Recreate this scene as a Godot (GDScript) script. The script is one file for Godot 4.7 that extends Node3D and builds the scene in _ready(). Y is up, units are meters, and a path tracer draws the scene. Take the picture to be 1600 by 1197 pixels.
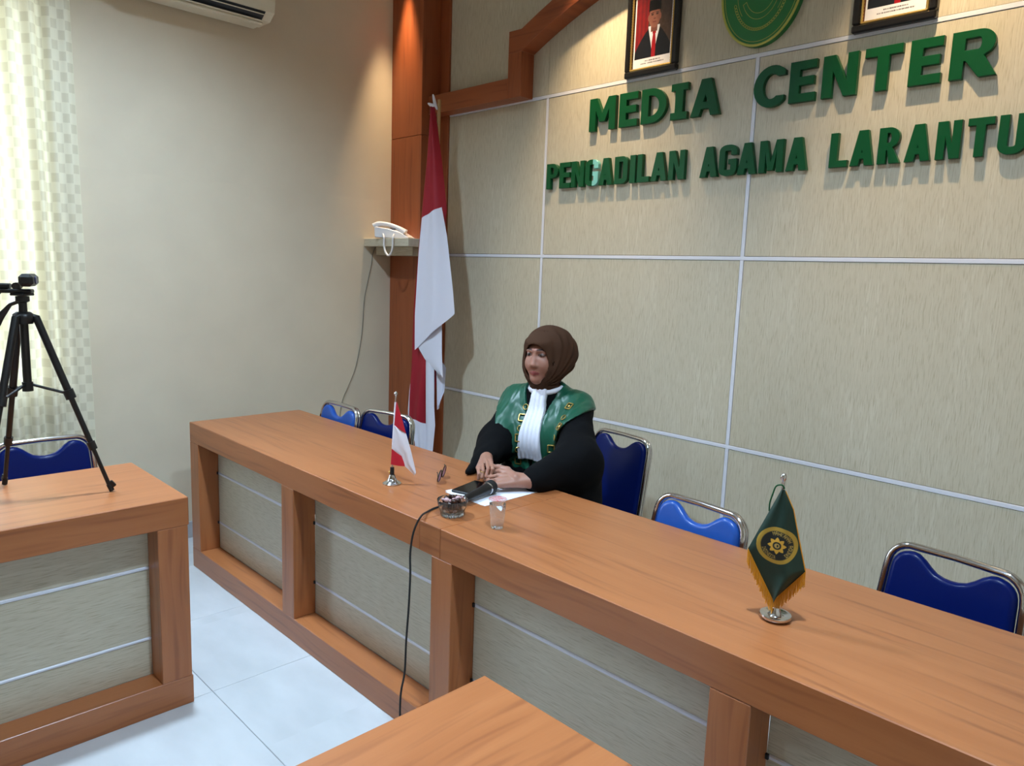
extends Node3D
# A meeting room: a person in a court robe at a long wooden desk, flags, lettering on a panelled wall.
# Units are metres. The back wall's face is z = 0, the left wall's face x = 0, the floor's top y = 0.

const CAM := Vector3(4.1545, 1.5573, 3.0624)
const CAM_ROT := Vector3(-0.146988, 0.792232, 0.035763)
const FOCAL := 1154.27
const EXPOSURE := 1.1
const CEIL := 3.45
const ROOM_X := 4.98
const ROOM_Z := 5.6
const DESK := 0.76

var M := {}
var taken := {}
var rng := RandomNumberGenerator.new()
var cam_basis: Basis

# ------------------------------------------------------------------ pixels to points
func ray(px: float, py: float) -> Vector3:
	return cam_basis * Vector3((px - 800.0) / FOCAL, -(py - 598.5) / FOCAL, -1.0)

func on_plane(px: float, py: float, o: Vector3, n: Vector3) -> Vector3:
	var d := ray(px, py)
	return CAM + d * ((o - CAM).dot(n) / d.dot(n))

func on_y(px: float, py: float, y: float) -> Vector3:
	return on_plane(px, py, Vector3(0, y, 0), Vector3.UP)

func on_z(px: float, py: float, z: float) -> Vector3:
	return on_plane(px, py, Vector3(0, 0, z), Vector3(0, 0, 1))

# ------------------------------------------------------------------ naming and tagging
func numbered(called: String) -> String:
	if not taken.has(called):
		taken[called] = 0
		return called
	taken[called] += 1
	return "%s_%03d" % [called, taken[called]]

func thing(called: String, label: String, category: String, at := Vector3.ZERO, turn := 0.0, group := "") -> Node3D:
	var o := Node3D.new()
	o.name = numbered(called)
	add_child(o, true)
	o.position = at
	o.rotation.y = turn
	tag(o, label, category, group)
	return o

func tag(o: Node, label: String, category: String, group := "") -> void:
	o.set_meta("label", label)
	o.set_meta("category", category)
	if group != "":
		o.set_meta("group", group)

func structure(called: String, label := "", category := "") -> Node3D:
	var o := Node3D.new()
	o.name = called
	add_child(o, true)
	o.set_meta("kind", "structure")
	if label != "":
		o.set_meta("label", label)
	if category != "":
		o.set_meta("category", category)
	return o

func part(called: String, mesh: Mesh, mat: Material, parent: Node, at := Vector3.ZERO, rot := Vector3.ZERO) -> MeshInstance3D:
	var o := MeshInstance3D.new()
	o.name = called
	o.mesh = mesh
	o.material_override = mat
	parent.add_child(o, true)
	o.position = at
	o.rotation = rot
	return o

func solo(called: String, mesh: Mesh, mat: Material, label: String, category: String, at := Vector3.ZERO, rot := Vector3.ZERO, group := "") -> MeshInstance3D:
	var o := part(numbered(called), mesh, mat, self, at, rot)
	tag(o, label, category, group)
	return o

# ------------------------------------------------------------------ shapes
func begin() -> SurfaceTool:
	var st := SurfaceTool.new()
	st.begin(Mesh.PRIMITIVE_TRIANGLES)
	return st

func tri(st: SurfaceTool, a: Vector3, b: Vector3, c: Vector3, na: Vector3, nb: Vector3, nc: Vector3, ua := Vector2.ZERO, ub := Vector2.ZERO, uc := Vector2.ZERO) -> void:
	# clockwise as seen from the side the normals point to
	if (b - a).cross(c - a).dot(na + nb + nc) > 0.0:
		var t := b; b = c; c = t
		t = nb; nb = nc; nc = t
		var u := ub; ub = uc; uc = u
	st.set_normal(na); st.set_uv(ua); st.add_vertex(a)
	st.set_normal(nb); st.set_uv(ub); st.add_vertex(b)
	st.set_normal(nc); st.set_uv(uc); st.add_vertex(c)

func quad(st: SurfaceTool, a: Vector3, b: Vector3, c: Vector3, d: Vector3, na: Vector3, nb: Vector3, nc: Vector3, nd: Vector3, ua := Vector2.ZERO, ub := Vector2.ZERO, uc := Vector2.ZERO, ud := Vector2.ZERO) -> void:
	tri(st, a, b, c, na, nb, nc, ua, ub, uc)
	tri(st, a, c, d, na, nc, nd, ua, uc, ud)

# bevelled box between two corners; the texture's u runs along axis "grain" (0 x, 1 y, 2 z), in metres
func box(st: SurfaceTool, lo: Vector3, hi: Vector3, bev := 0.002, grain := 0, off := Vector2.ZERO, xf := Transform3D.IDENTITY) -> void:
	var mid := (lo + hi) * 0.5
	var h := (hi - lo) * 0.5
	bev = minf(bev, minf(h.x, minf(h.y, h.z)) * 0.9)
	var v := func(s: Vector3, k: int) -> Vector3:
		var q := Vector3(s.x * (h.x - bev), s.y * (h.y - bev), s.z * (h.z - bev))
		q[k] = s[k] * h[k]
		return q
	var put := func(pts: Array, n: Vector3) -> void:
		n = n.normalized()
		var k := n.abs().max_axis_index()
		var a := grain
		var b := 0
		if k == grain:
			a = (k + 1) % 3
			b = (k + 2) % 3
		else:
			b = 3 - k - grain
		var uv := []
		for p in pts:
			var w: Vector3 = p + mid
			uv.append(Vector2(w[a], w[b]) + off)
		var q := []
		for p in pts:
			q.append(xf * (p + mid))
		var nn := xf.basis * n
		for i in range(1, pts.size() - 1):
			tri(st, q[0], q[i], q[i + 1], nn, nn, nn, uv[0], uv[i], uv[i + 1])
	for k in 3:
		var i := (k + 1) % 3
		var j := (k + 2) % 3
		for s in [-1.0, 1.0]:
			var pts := []
			for e in [[-1, -1], [1, -1], [1, 1], [-1, 1]]:
				var c := Vector3.ZERO
				c[k] = s; c[i] = e[0]; c[j] = e[1]
				pts.append(v.call(c, k))
			var n := Vector3.ZERO
			n[k] = s
			put.call(pts, n)
		# edges parallel to axis k
		for a in [-1.0, 1.0]:
			for b in [-1.0, 1.0]:
				var c0 := Vector3.ZERO
				c0[i] = a; c0[j] = b; c0[k] = -1
				var c1 := c0
				c1[k] = 1
				var n := Vector3.ZERO
				n[i] = a; n[j] = b
				put.call([v.call(c0, i), v.call(c1, i), v.call(c1, j), v.call(c0, j)], n)
	for a in [-1.0, 1.0]:
		for b in [-1.0, 1.0]:
			for d in [-1.0, 1.0]:
				var c := Vector3(a, b, d)
				put.call([v.call(c, 0), v.call(c, 1), v.call(c, 2)], c)

func box_mesh(lo: Vector3, hi: Vector3, bev := 0.002, grain := 0, off := Vector2.ZERO) -> ArrayMesh:
	var st := begin()
	box(st, lo, hi, bev, grain, off)
	return st.commit()

# a box whose uv offset is drawn at random, for boards that each show other grain
func board(lo: Vector3, hi: Vector3, bev := 0.002, grain := 0) -> ArrayMesh:
	return box_mesh(lo, hi, bev, grain, Vector2(rng.randf() * 3.0, rng.randf() * 3.0))

# surface of revolution about y; profile of (radius, height) from bottom to top
func lathe(st: SurfaceTool, prof: Array, seg := 24, xf := Transform3D.IDENTITY) -> void:
	var n := prof.size()
	for i in n - 1:
		var a: Vector2 = prof[i]
		var b: Vector2 = prof[i + 1]
		if a.is_equal_approx(b):
			continue
		var t := (b - a).normalized()
		var flat := Vector2(t.y, -t.x)
		var fa := flat
		var fb := flat
		if i > 0:
			var tp: Vector2 = (a - prof[i - 1]).normalized()
			if tp.dot(t) > 0.6:
				fa = (flat + Vector2(tp.y, -tp.x)).normalized()
		if i < n - 2:
			var tn: Vector2 = (prof[i + 2] - b).normalized()
			if tn.dot(t) > 0.6:
				fb = (flat + Vector2(tn.y, -tn.x)).normalized()
		for s in seg:
			var p := TAU * s / seg
			var q := TAU * (s + 1) / seg
			var cp := Vector3(cos(p), 0, sin(p))
			var cq := Vector3(cos(q), 0, sin(q))
			var va := xf * (cp * a.x + Vector3.UP * a.y)
			var vb := xf * (cq * a.x + Vector3.UP * a.y)
			var vc := xf * (cq * b.x + Vector3.UP * b.y)
			var vd := xf * (cp * b.x + Vector3.UP * b.y)
			var na := xf.basis * (cp * fa.x + Vector3.UP * fa.y)
			var nb := xf.basis * (cq * fa.x + Vector3.UP * fa.y)
			var nc := xf.basis * (cq * fb.x + Vector3.UP * fb.y)
			var nd := xf.basis * (cp * fb.x + Vector3.UP * fb.y)
			if a.x > 1e-6:
				tri(st, va, vb, vc, na, nb, nc)
			if b.x > 1e-6:
				tri(st, va, vc, vd, na, nc, nd)

func lathe_mesh(prof: Array, seg := 24, xf := Transform3D.IDENTITY) -> ArrayMesh:
	var st := begin()
	lathe(st, prof, seg, xf)
	return st.commit()

# tube along points; radius a number or an array; flat squashes it along the second direction
func tube(st: SurfaceTool, pts: Array, radius, seg := 10, closed := false, caps := true) -> void:
	var n := pts.size()
	var tang := []
	for i in n:
		var a: Vector3 = pts[(i - 1 + n) % n] if closed or i > 0 else pts[0]
		var b: Vector3 = pts[(i + 1) % n] if closed or i < n - 1 else pts[n - 1]
		tang.append((b - a).normalized())
	var up := Vector3.UP if absf(tang[0].y) < 0.9 else Vector3.RIGHT
	var e1: Vector3 = (up - tang[0] * up.dot(tang[0])).normalized()
	var rings := []
	var norms := []
	for i in n:
		var t: Vector3 = tang[i]
		e1 = (e1 - t * e1.dot(t)).normalized()
		var e2 := t.cross(e1)
		var r: float = radius if not radius is Array else radius[i]
		var ring := []
		var nr := []
		for s in seg:
			var d: Vector3 = e1 * cos(TAU * s / seg) + e2 * sin(TAU * s / seg)
			ring.append(pts[i] + d * r)
			nr.append(d)
		rings.append(ring)
		norms.append(nr)
	for i in (n if closed else n - 1):
		var j := (i + 1) % n
		for s in seg:
			var q := (s + 1) % seg
			quad(st, rings[i][s], rings[i][q], rings[j][q], rings[j][s], norms[i][s], norms[i][q], norms[j][q], norms[j][s], Vector2(float(s) / seg, i), Vector2(float(s + 1) / seg, i), Vector2(float(s + 1) / seg, i + 1), Vector2(float(s) / seg, i + 1))
	if caps and not closed:
		for e in [0, n - 1]:
			var nn: Vector3 = tang[e] * (-1.0 if e == 0 else 1.0)
			for s in range(1, seg - 1):
				tri(st, rings[e][0], rings[e][s], rings[e][s + 1], nn, nn, nn)

func tube_mesh(pts: Array, radius, seg := 10, closed := false) -> ArrayMesh:
	var st := begin()
	tube(st, pts, radius, seg, closed)
	return st.commit()

func spline(pts: Array, steps := 6) -> Array:
	var out := []
	for i in pts.size() - 1:
		var p0: Vector3 = pts[maxi(i - 1, 0)]
		var p3: Vector3 = pts[mini(i + 2, pts.size() - 1)]
		for s in steps:
			out.append((pts[i] as Vector3).cubic_interpolate(pts[i + 1], p0, p3, float(s) / steps))
	out.append(pts[-1])
	return out

# polygon (with holes) pushed out by depth along +z, its front edge chamfered by bev
func prism(st: SurfaceTool, outer: PackedVector2Array, holes: Array, depth: float, bev := 0.0, xf := Transform3D.IDENTITY) -> void:
	if Geometry2D.is_polygon_clockwise(outer):
		outer.reverse()
	var loops := [outer]
	for h in holes:
		var g: PackedVector2Array = h
		if not Geometry2D.is_polygon_clockwise(g):
			g.reverse()
		loops.append(g)
	var front := []
	for lp in loops:
		front.append(inset(lp, bev))
	var joined: PackedVector2Array = front[0]
	for i in range(1, front.size()):
		joined = bridge(joined, front[i])
	var idx := Geometry2D.triangulate_polygon(joined)
	var nf := xf.basis * Vector3(0, 0, 1)
	for i in range(0, idx.size(), 3):
		var a := joined[idx[i]]
		var b := joined[idx[i + 1]]
		var c := joined[idx[i + 2]]
		tri(st, xf * Vector3(a.x, a.y, depth), xf * Vector3(b.x, b.y, depth), xf * Vector3(c.x, c.y, depth), nf, nf, nf, a, b, c)
		tri(st, xf * Vector3(a.x, a.y, 0), xf * Vector3(b.x, b.y, 0), xf * Vector3(c.x, c.y, 0), -nf, -nf, -nf, a, b, c)
	for k in loops.size():
		var lp: PackedVector2Array = loops[k]
		var fr: PackedVector2Array = front[k]
		var n := lp.size()
		for i in n:
			var j := (i + 1) % n
			var e := (lp[j] - lp[i]).normalized()
			var nn := xf.basis * Vector3(e.y, -e.x, 0)
			quad(st, xf * Vector3(lp[i].x, lp[i].y, 0), xf * Vector3(lp[j].x, lp[j].y, 0), xf * Vector3(lp[j].x, lp[j].y, depth - bev), xf * Vector3(lp[i].x, lp[i].y, depth - bev), nn, nn, nn, nn, lp[i], lp[j], lp[j], lp[i])
			if bev > 0.0:
				var nb := (nn + nf).normalized()
				quad(st, xf * Vector3(lp[i].x, lp[i].y, depth - bev), xf * Vector3(lp[j].x, lp[j].y, depth - bev), xf * Vector3(fr[j].x, fr[j].y, depth), xf * Vector3(fr[i].x, fr[i].y, depth), nb, nb, nb, nb)

func inset(lp: PackedVector2Array, by: float) -> PackedVector2Array:
	var out := PackedVector2Array()
	var n := lp.size()
	for i in n:
		var a := (lp[i] - lp[(i - 1 + n) % n]).normalized()
		var b := (lp[(i + 1) % n] - lp[i]).normalized()
		var na := Vector2(-a.y, a.x)
		var nb := Vector2(-b.y, b.x)
		var m := na + nb
		var l := m.length_squared()
		out.append(lp[i] + (m * (2.0 * by / l) if l > 0.15 else na * by))
	return out

func bridge(outer: PackedVector2Array, hole: PackedVector2Array) -> PackedVector2Array:
	var bi := 0
	var bj := 0
	var best := 1e9
	for i in outer.size():
		for j in hole.size():
			var d := outer[i].distance_squared_to(hole[j])
			if d < best:
				best = d; bi = i; bj = j
	var out := PackedVector2Array()
	for i in bi + 1:
		out.append(outer[i])
	for j in hole.size() + 1:
		out.append(hole[(bj + j) % hole.size()])
	for i in range(bi, outer.size()):
		out.append(outer[i])
	return out

# a cushion: outline polygon in xy, thickness along z, edges rounded
func cushion(outline: PackedVector2Array, thick: float, edge: float, puff := 0.0) -> ArrayMesh:
	if Geometry2D.is_polygon_clockwise(outline):
		outline.reverse()
	var n := outline.size()
	var vs := PackedVector3Array()
	var ix := PackedInt32Array()
	var steps := [[-1.0, 1.0], [-0.92, 0.55], [-0.6, 0.18], [0.0, 0.0], [0.6, 0.18], [0.92, 0.55], [1.0, 1.0]]
	for s in steps:
		var ring := inset(outline, s[1] * edge)
		for p in ring:
			vs.append(Vector3(p.x, p.y, s[0] * thick * 0.5))
	for k in steps.size() - 1:
		for i in n:
			var j := (i + 1) % n
			var a := k * n + i
			var b := k * n + j
			var c := (k + 1) * n + j
			var d := (k + 1) * n + i
			ix.append_array([a, c, b, a, d, c])
	var cap := inset(outline, edge)
	var idx := Geometry2D.triangulate_polygon(cap)
	var base_f := (steps.size() - 1) * n
	for i in range(0, idx.size(), 3):
		var a := idx[i]
		var b := idx[i + 1]
		var c := idx[i + 2]
		if (cap[b] - cap[a]).cross(cap[c] - cap[a]) < 0.0:
			var t := b; b = c; c = t
		ix.append_array([base_f + a, base_f + c, base_f + b])
		ix.append_array([a, b, c])
	return arr_mesh(vs, ix)

# indexed mesh with smooth normals (front faces clockwise)
func arr_mesh(vs: PackedVector3Array, ix: PackedInt32Array, uv := PackedVector2Array(), col := PackedColorArray()) -> ArrayMesh:
	var ns := PackedVector3Array()
	ns.resize(vs.size())
	for i in range(0, ix.size(), 3):
		var a := vs[ix[i]]
		var n := (vs[ix[i + 2]] - a).cross(vs[ix[i + 1]] - a)
		ns[ix[i]] += n
		ns[ix[i + 1]] += n
		ns[ix[i + 2]] += n
	for i in ns.size():
		ns[i] = ns[i].normalized() if ns[i].length_squared() > 0.0 else Vector3.UP
	var arr := []
	arr.resize(Mesh.ARRAY_MAX)
	arr[Mesh.ARRAY_VERTEX] = vs
	arr[Mesh.ARRAY_NORMAL] = ns
	arr[Mesh.ARRAY_INDEX] = ix
	if uv.size():
		arr[Mesh.ARRAY_TEX_UV] = uv
	if col.size():
		arr[Mesh.ARRAY_COLOR] = col
	var m := ArrayMesh.new()
	m.add_surface_from_arrays(Mesh.PRIMITIVE_TRIANGLES, arr)
	return m

# cloth: a grid of points fn(u, v), u and v from 0 to 1
func cloth(fn: Callable, nu: int, nv: int, uvs := Vector2.ONE) -> ArrayMesh:
	var vs := PackedVector3Array()
	var uv := PackedVector2Array()
	var ix := PackedInt32Array()
	for j in nv + 1:
		for i in nu + 1:
			vs.append(fn.call(float(i) / nu, float(j) / nv))
			uv.append(Vector2(float(i) / nu, float(j) / nv) * uvs)
	for j in nv:
		for i in nu:
			var a := j * (nu + 1) + i
			ix.append_array([a, a + 1, a + nu + 2, a, a + nu + 2, a + nu + 1])
	return arr_mesh(vs, ix, uv)

# a value read off a table of [key, value] pairs (key rising), straight lines between
func along(tab: Array, k: float):
	if k <= tab[0][0]:
		return tab[0][1]
	for i in range(1, tab.size()):
		if k <= tab[i][0]:
			return lerp(tab[i - 1][1], tab[i][1], (k - tab[i - 1][0]) / (tab[i][0] - tab[i - 1][0]))
	return tab[-1][1]

# ------------------------------------------------------------------ distance fields
func smin(a: float, b: float, k: float) -> float:
	var h := maxf(k - absf(a - b), 0.0) / k
	return minf(a, b) - h * h * k * 0.25

func cap(p: Vector3, a: Vector3, b: Vector3, ra: float, rb: float) -> float:
	var pa := p - a
	var ba := b - a
	var h := clampf(pa.dot(ba) / ba.length_squared(), 0.0, 1.0)
	return (pa - ba * h).length() - lerpf(ra, rb, h)

func egg(p: Vector3, c: Vector3, r: Vector3) -> float:
	var q := p - c
	var k0 := (q / r).length()
	var k1 := (q / (r * r)).length()
	return k0 * (k0 - 1.0) / maxf(k1, 1e-6)

# surface nets over a distance field: one vertex in each crossed cell, one quad round each crossed edge
func sdf_arrays(f: Callable, lo: Vector3, hi: Vector3, h: float, vs: PackedVector3Array, ix: PackedInt32Array, margin := 1.0) -> void:
	var nx := int(ceil((hi.x - lo.x) / h / 4.0)) * 4
	var ny := int(ceil((hi.y - lo.y) / h / 4.0)) * 4
	var nz := int(ceil((hi.z - lo.z) / h / 4.0)) * 4
	var sx := 1
	var sy := nx + 1
	var sz := (nx + 1) * (ny + 1)
	var val := PackedFloat32Array()
	val.resize(sz * (nz + 1))
	val.fill(1e9)
	var cells := PackedInt32Array()
	var reach := 4.0 * h * 0.9 * margin
	for bz in range(0, nz, 4):
		for by in range(0, ny, 4):
			for bx in range(0, nx, 4):
				var c := lo + Vector3(bx + 2, by + 2, bz + 2) * h
				if absf(f.call(c)) > reach:
					continue
				for z in range(bz, bz + 5):
					for y in range(by, by + 5):
						for x in range(bx, bx + 5):
							var k := x + y * sy + z * sz
							if val[k] > 1e8:
								val[k] = f.call(lo + Vector3(x, y, z) * h)
				for z in range(bz, bz + 4):
					for y in range(by, by + 4):
						for x in range(bx, bx + 4):
							cells.append(x + y * sy + z * sz)
	var at := {}
	var corner := [0, sx, sy, sx + sy, sz, sx + sz, sy + sz, sx + sy + sz]
	var off := [Vector3(0, 0, 0), Vector3(1, 0, 0), Vector3(0, 1, 0), Vector3(1, 1, 0), Vector3(0, 0, 1), Vector3(1, 0, 1), Vector3(0, 1, 1), Vector3(1, 1, 1)]
	var edges := [[0, 1], [2, 3], [4, 5], [6, 7], [0, 2], [1, 3], [4, 6], [5, 7], [0, 4], [1, 5], [2, 6], [3, 7]]
	var used := PackedInt32Array()
	for k in cells:
		var inside := 0
		for c in 8:
			if val[k + corner[c]] < 0.0:
				inside += 1
		if inside == 0 or inside == 8:
			continue
		var sum := Vector3.ZERO
		var cnt := 0
		for e in edges:
			var a := val[k + corner[e[0]]]
			var b := val[k + corner[e[1]]]
			if (a < 0.0) != (b < 0.0):
				var t := a / (a - b)
				sum += (off[e[0]] as Vector3).lerp(off[e[1]], t)
				cnt += 1
		var x := k % sy
		var y := (k / sy) % (ny + 1)
		var z := k / sz
		at[k] = vs.size()
		vs.append(lo + (Vector3(x, y, z) + sum / cnt) * h)
		used.append(k)
	var axes := [[sx, sy, sz], [sy, sz, sx], [sz, sx, sy]]
	for k in used:
		for ax in axes:
			var a := val[k]
			var b := val[k + ax[0]]
			if (a < 0.0) == (b < 0.0):
				continue
			var k1: int = k - ax[1]
			var k2: int = k - ax[2]
			var k3: int = k - ax[1] - ax[2]
			if not (at.has(k1) and at.has(k2) and at.has(k3)):
				continue
			if a < 0.0:
				ix.append_array([at[k], at[k3], at[k1], at[k], at[k2], at[k3]])
			else:
				ix.append_array([at[k], at[k1], at[k3], at[k], at[k3], at[k2]])

func sdf_mesh(f: Callable, lo: Vector3, hi: Vector3, h: float, margin := 1.0) -> ArrayMesh:
	var vs := PackedVector3Array()
	var ix := PackedInt32Array()
	sdf_arrays(f, lo, hi, h, vs, ix, margin)
	return arr_mesh(vs, ix)

# ------------------------------------------------------------------ materials
func noise(seed_: int, freq: float, octaves := 3) -> FastNoiseLite:
	var n := FastNoiseLite.new()
	n.seed = seed_
	n.noise_type = FastNoiseLite.TYPE_SIMPLEX_SMOOTH
	n.frequency = freq
	n.fractal_octaves = octaves
	return n

func tex(img: Image) -> ImageTexture:
	img.generate_mipmaps()
	return ImageTexture.create_from_image(img)

func mat(albedo: Color, rough := 0.6, metal := 0.0, spec := 0.5) -> StandardMaterial3D:
	var m := StandardMaterial3D.new()
	m.albedo_color = albedo
	m.roughness = rough
	m.metallic = metal
	m.metallic_specular = spec
	m.cull_mode = BaseMaterial3D.CULL_DISABLED
	return m

func textured(t: Texture2D, scale: Vector2, rough := 0.6) -> StandardMaterial3D:
	var m := mat(Color.WHITE, rough)
	m.albedo_texture = t
	m.uv1_scale = Vector3(scale.x, scale.y, 1)
	m.texture_repeat = true
	return m

# wood veneer: grain along u, mirrored so that it repeats without a seam; one repeat covers 3 m by 0.8 m
func wood_texture() -> ImageTexture:
	var w := 1024
	var h := 512
	var img := Image.create(w, h, false, Image.FORMAT_RGB8)
	var warp := noise(3, 0.9, 2)
	var broad := noise(5, 1.0, 3)
	var line := noise(7, 1.0, 2)
	var fine := noise(9, 1.0, 2)
	var light := Color8(173, 109, 66)
	var mid := Color8(158, 95, 55)
	var dark := Color8(112, 62, 38)
	for y in h:
		var yy := float(y if y < h / 2 else h - 1 - y) / (h / 2.0) * 0.4
		for x in w:
			var xx := float(x if x < w / 2 else w - 1 - x) / (w / 2.0) * 1.5
			var v := yy + 0.02 * warp.get_noise_2d(xx * 1.3, yy * 4.0)
			var b := broad.get_noise_2d(xx * 0.9, v * 14.0) * 0.5 + 0.5
			var l := line.get_noise_2d(xx * 1.5, v * 34.0)
			var f := fine.get_noise_2d(xx * 7.0, v * 260.0)
			var c := light.lerp(mid, clampf(b * 1.15 + f * 0.16, 0.0, 1.0))
			c = c.lerp(dark, clampf((l - 0.22) * 0.8, 0.0, 0.5))
			img.set_pixel(x, y, c)
	return tex(img)

# pale ash laminate: short fine dashes along u; one repeat covers 1.6 m by 1.2 m
func ash_texture() -> ImageTexture:
	var w := 512
	var h := 1024
	var img := Image.create(w, h, false, Image.FORMAT_RGB8)
	var a := noise(21, 1.0, 3)
	var b := noise(23, 1.0, 2)
	var c0 := noise(25, 1.0, 2)
	var base := Color8(192, 184, 163)
	var dark := Color8(158, 148, 124)
	var pale := Color8(204, 198, 180)
	for y in h:
		var yy := float(y if y < h / 2 else h - 1 - y) / (h / 2.0) * 0.6
		for x in w:
			var xx := float(x if x < w / 2 else w - 1 - x) / (w / 2.0) * 0.8
			var s := a.get_noise_2d(xx * 11.0, yy * 230.0)
			var t := b.get_noise_2d(xx * 5.0, yy * 75.0)
			var g := c0.get_noise_2d(xx * 1.2, yy * 9.0)
			var c := base.lerp(pale, clampf(t * 0.8 + g * 0.5, 0.0, 1.0))
			c = c.lerp(dark, clampf((s - 0.10) * 1.3, 0.0, 0.6))
			img.set_pixel(x, y, c)
	return tex(img)

# tile: white glaze with faint grey clouds
func tile_texture() -> ImageTexture:
	var n := 256
	var img := Image.create(n, n, false, Image.FORMAT_RGB8)
	var a := noise(31, 0.012, 4)
	for y in n:
		for x in n:
			var v := a.get_noise_2d(x, y * 2.2)
			var k := 0.76 + 0.035 * v
			img.set_pixel(x, y, Color(k * 0.985, k * 0.995, k * 1.01))
	return tex(img)

# paint: barely visible roller mottling
func paint_texture() -> ImageTexture:
	var n := 256
	var img := Image.create(n, n, false, Image.FORMAT_RGB8)
	var a := noise(37, 0.02, 4)
	for y in n:
		for x in n:
			var k := 1.0 + 0.02 * a.get_noise_2d(x, y)
			img.set_pixel(x, y, Color(0.825 * k, 0.775 * k, 0.685 * k))
	return tex(img)

# curtain weave: staggered squares of thicker weave
func curtain_texture() -> ImageTexture:
	var n := 128
	var img := Image.create(n, n, false, Image.FORMAT_RGB8)
	var a := noise(41, 0.15, 2)
	for y in n:
		for x in n:
			var cx := (x * 2) / n
			var cy := (y * 2) / n
			var k := 1.0 + 0.02 * a.get_noise_2d(x, y * 3)
			var c := Color(0.89, 0.865, 0.78)
			if (cx + cy) % 2 == 0:
				var fx := (x * 2) % n / float(n)
				var fy := (y * 2) % n / float(n)
				if fx > 0.06 and fx < 0.94 and fy > 0.06 and fy < 0.94:
					c = Color(0.83, 0.80, 0.71)
			img.set_pixel(x, y, Color(c.r * k, c.g * k, c.b * k))
	return tex(img)

func make_materials() -> void:
	var wt := wood_texture()
	M.wood = textured(wt, Vector2(1.0 / 3.0, 1.0 / 0.8), 0.32)
	M.wood.metallic_specular = 0.5
	M.wood_dark = textured(wt, Vector2(1.0 / 3.0, 1.0 / 0.8), 0.40)
	M.wood_dark.albedo_color = Color8(232, 204, 196)
	M.ash = textured(ash_texture(), Vector2(1.0 / 1.6, 1.0 / 1.2), 0.45)
	M.tile = textured(tile_texture(), Vector2(1.0 / 1.3, 1.0 / 1.3), 0.22)
	M.grout = mat(Color8(176, 178, 182), 0.8)
	M.paint = textured(paint_texture(), Vector2(0.5, 0.5), 0.75)
	M.ceiling = mat(Color8(226, 224, 218), 0.9)
	M.strip = mat(Color8(214, 216, 226), 0.35)
	M.strip_dark = mat(Color8(24, 22, 24), 0.6)
	M.green = mat(Color8(8, 76, 40), 0.34, 0.0, 0.35)
	M.chrome = mat(Color8(205, 205, 208), 0.13, 1.0)
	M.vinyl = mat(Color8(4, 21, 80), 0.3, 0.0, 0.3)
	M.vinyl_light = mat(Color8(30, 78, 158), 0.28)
	M.black_plastic = mat(Color8(16, 16, 18), 0.38)
	M.black_soft = mat(Color8(14, 14, 15), 0.7)
	M.cream_plastic = mat(Color8(222, 216, 196), 0.42)
	M.white_plastic = mat(Color8(226, 224, 226), 0.32)
	M.grey_plastic = mat(Color8(96, 100, 108), 0.45)
	M.flag_red = mat(Color8(150, 12, 34), 0.62)
	M.flag_white = mat(Color8(218, 218, 232), 0.62)
	for k in [M.flag_red, M.flag_white]:
		k.backlight_enabled = true
	M.flag_red.backlight = Color(0.16, 0.02, 0.03)
	M.flag_white.backlight = Color(0.22, 0.22, 0.24)
	M.small_red = mat(Color8(196, 26, 48), 0.5)
	M.small_white = mat(Color8(236, 232, 242), 0.5)
	M.bamboo = mat(Color8(168, 132, 84), 0.5)
	M.gold = mat(Color8(206, 172, 98), 0.34, 0.9)
	M.gold_thread = mat(Color8(216, 146, 26), 0.55)
	M.curtain = textured(curtain_texture(), Vector2(1, 1), 0.8)
	M.curtain.backlight_enabled = true
	M.curtain.backlight = Color(0.68, 0.68, 0.63)
	M.skin = mat(Color.WHITE, 0.5)
	M.skin.vertex_color_use_as_albedo = true
	M.skin.subsurf_scatter_enabled = true
	M.skin.subsurf_scatter_strength = 0.12
	M.hijab = mat(Color8(72, 49, 36), 0.88, 0.0, 0.25)
	M.robe = mat(Color8(10, 10, 12), 0.9, 0.0, 0.25)
	M.satin = mat(Color8(4, 78, 56), 0.4)
	M.satin.rim_enabled = true
	M.satin.rim = 0.4
	M.linen = mat(Color8(226, 226, 238), 0.8)
	M.paper = mat(Color8(232, 236, 246), 0.7)
	M.glass = mat(Color(0.96, 0.98, 0.98, 0.02), 0.03)
	M.glass.refraction_enabled = true
	M.glass.refraction_scale = 0.05
	M.water = mat(Color(0.97, 0.99, 1.0, 0.02), 0.02)
	M.water.refraction_enabled = true
	M.water.refraction_scale = 0.033
	M.clear = mat(Color(0.95, 0.97, 1.0, 0.08), 0.05)
	M.clear.transparency = BaseMaterial3D.TRANSPARENCY_ALPHA
	M.pane = mat(Color(0.95, 0.97, 1.0, 0.06), 0.02)
	M.pane.transparency = BaseMaterial3D.TRANSPARENCY_ALPHA
	M.lens = mat(Color(0.70, 0.60, 0.90, 0.7), 0.05)
	M.lens.transparency = BaseMaterial3D.TRANSPARENCY_ALPHA
	M.aluminium = mat(Color8(196, 198, 200), 0.35, 0.6)
	M.lamp_glow = mat(Color.WHITE, 0.5)
	M.lamp_glow.emission_enabled = true
	M.lamp_glow.emission = Color(0.92, 0.96, 1.0)
	M.lamp_glow.emission_energy_multiplier = 3.0
	M.warm_glow = mat(Color.WHITE, 0.5)
	M.warm_glow.emission_enabled = true
	M.warm_glow.emission = Color(1.0, 0.78, 0.5)
	M.warm_glow.emission_energy_multiplier = 3.0

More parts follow.
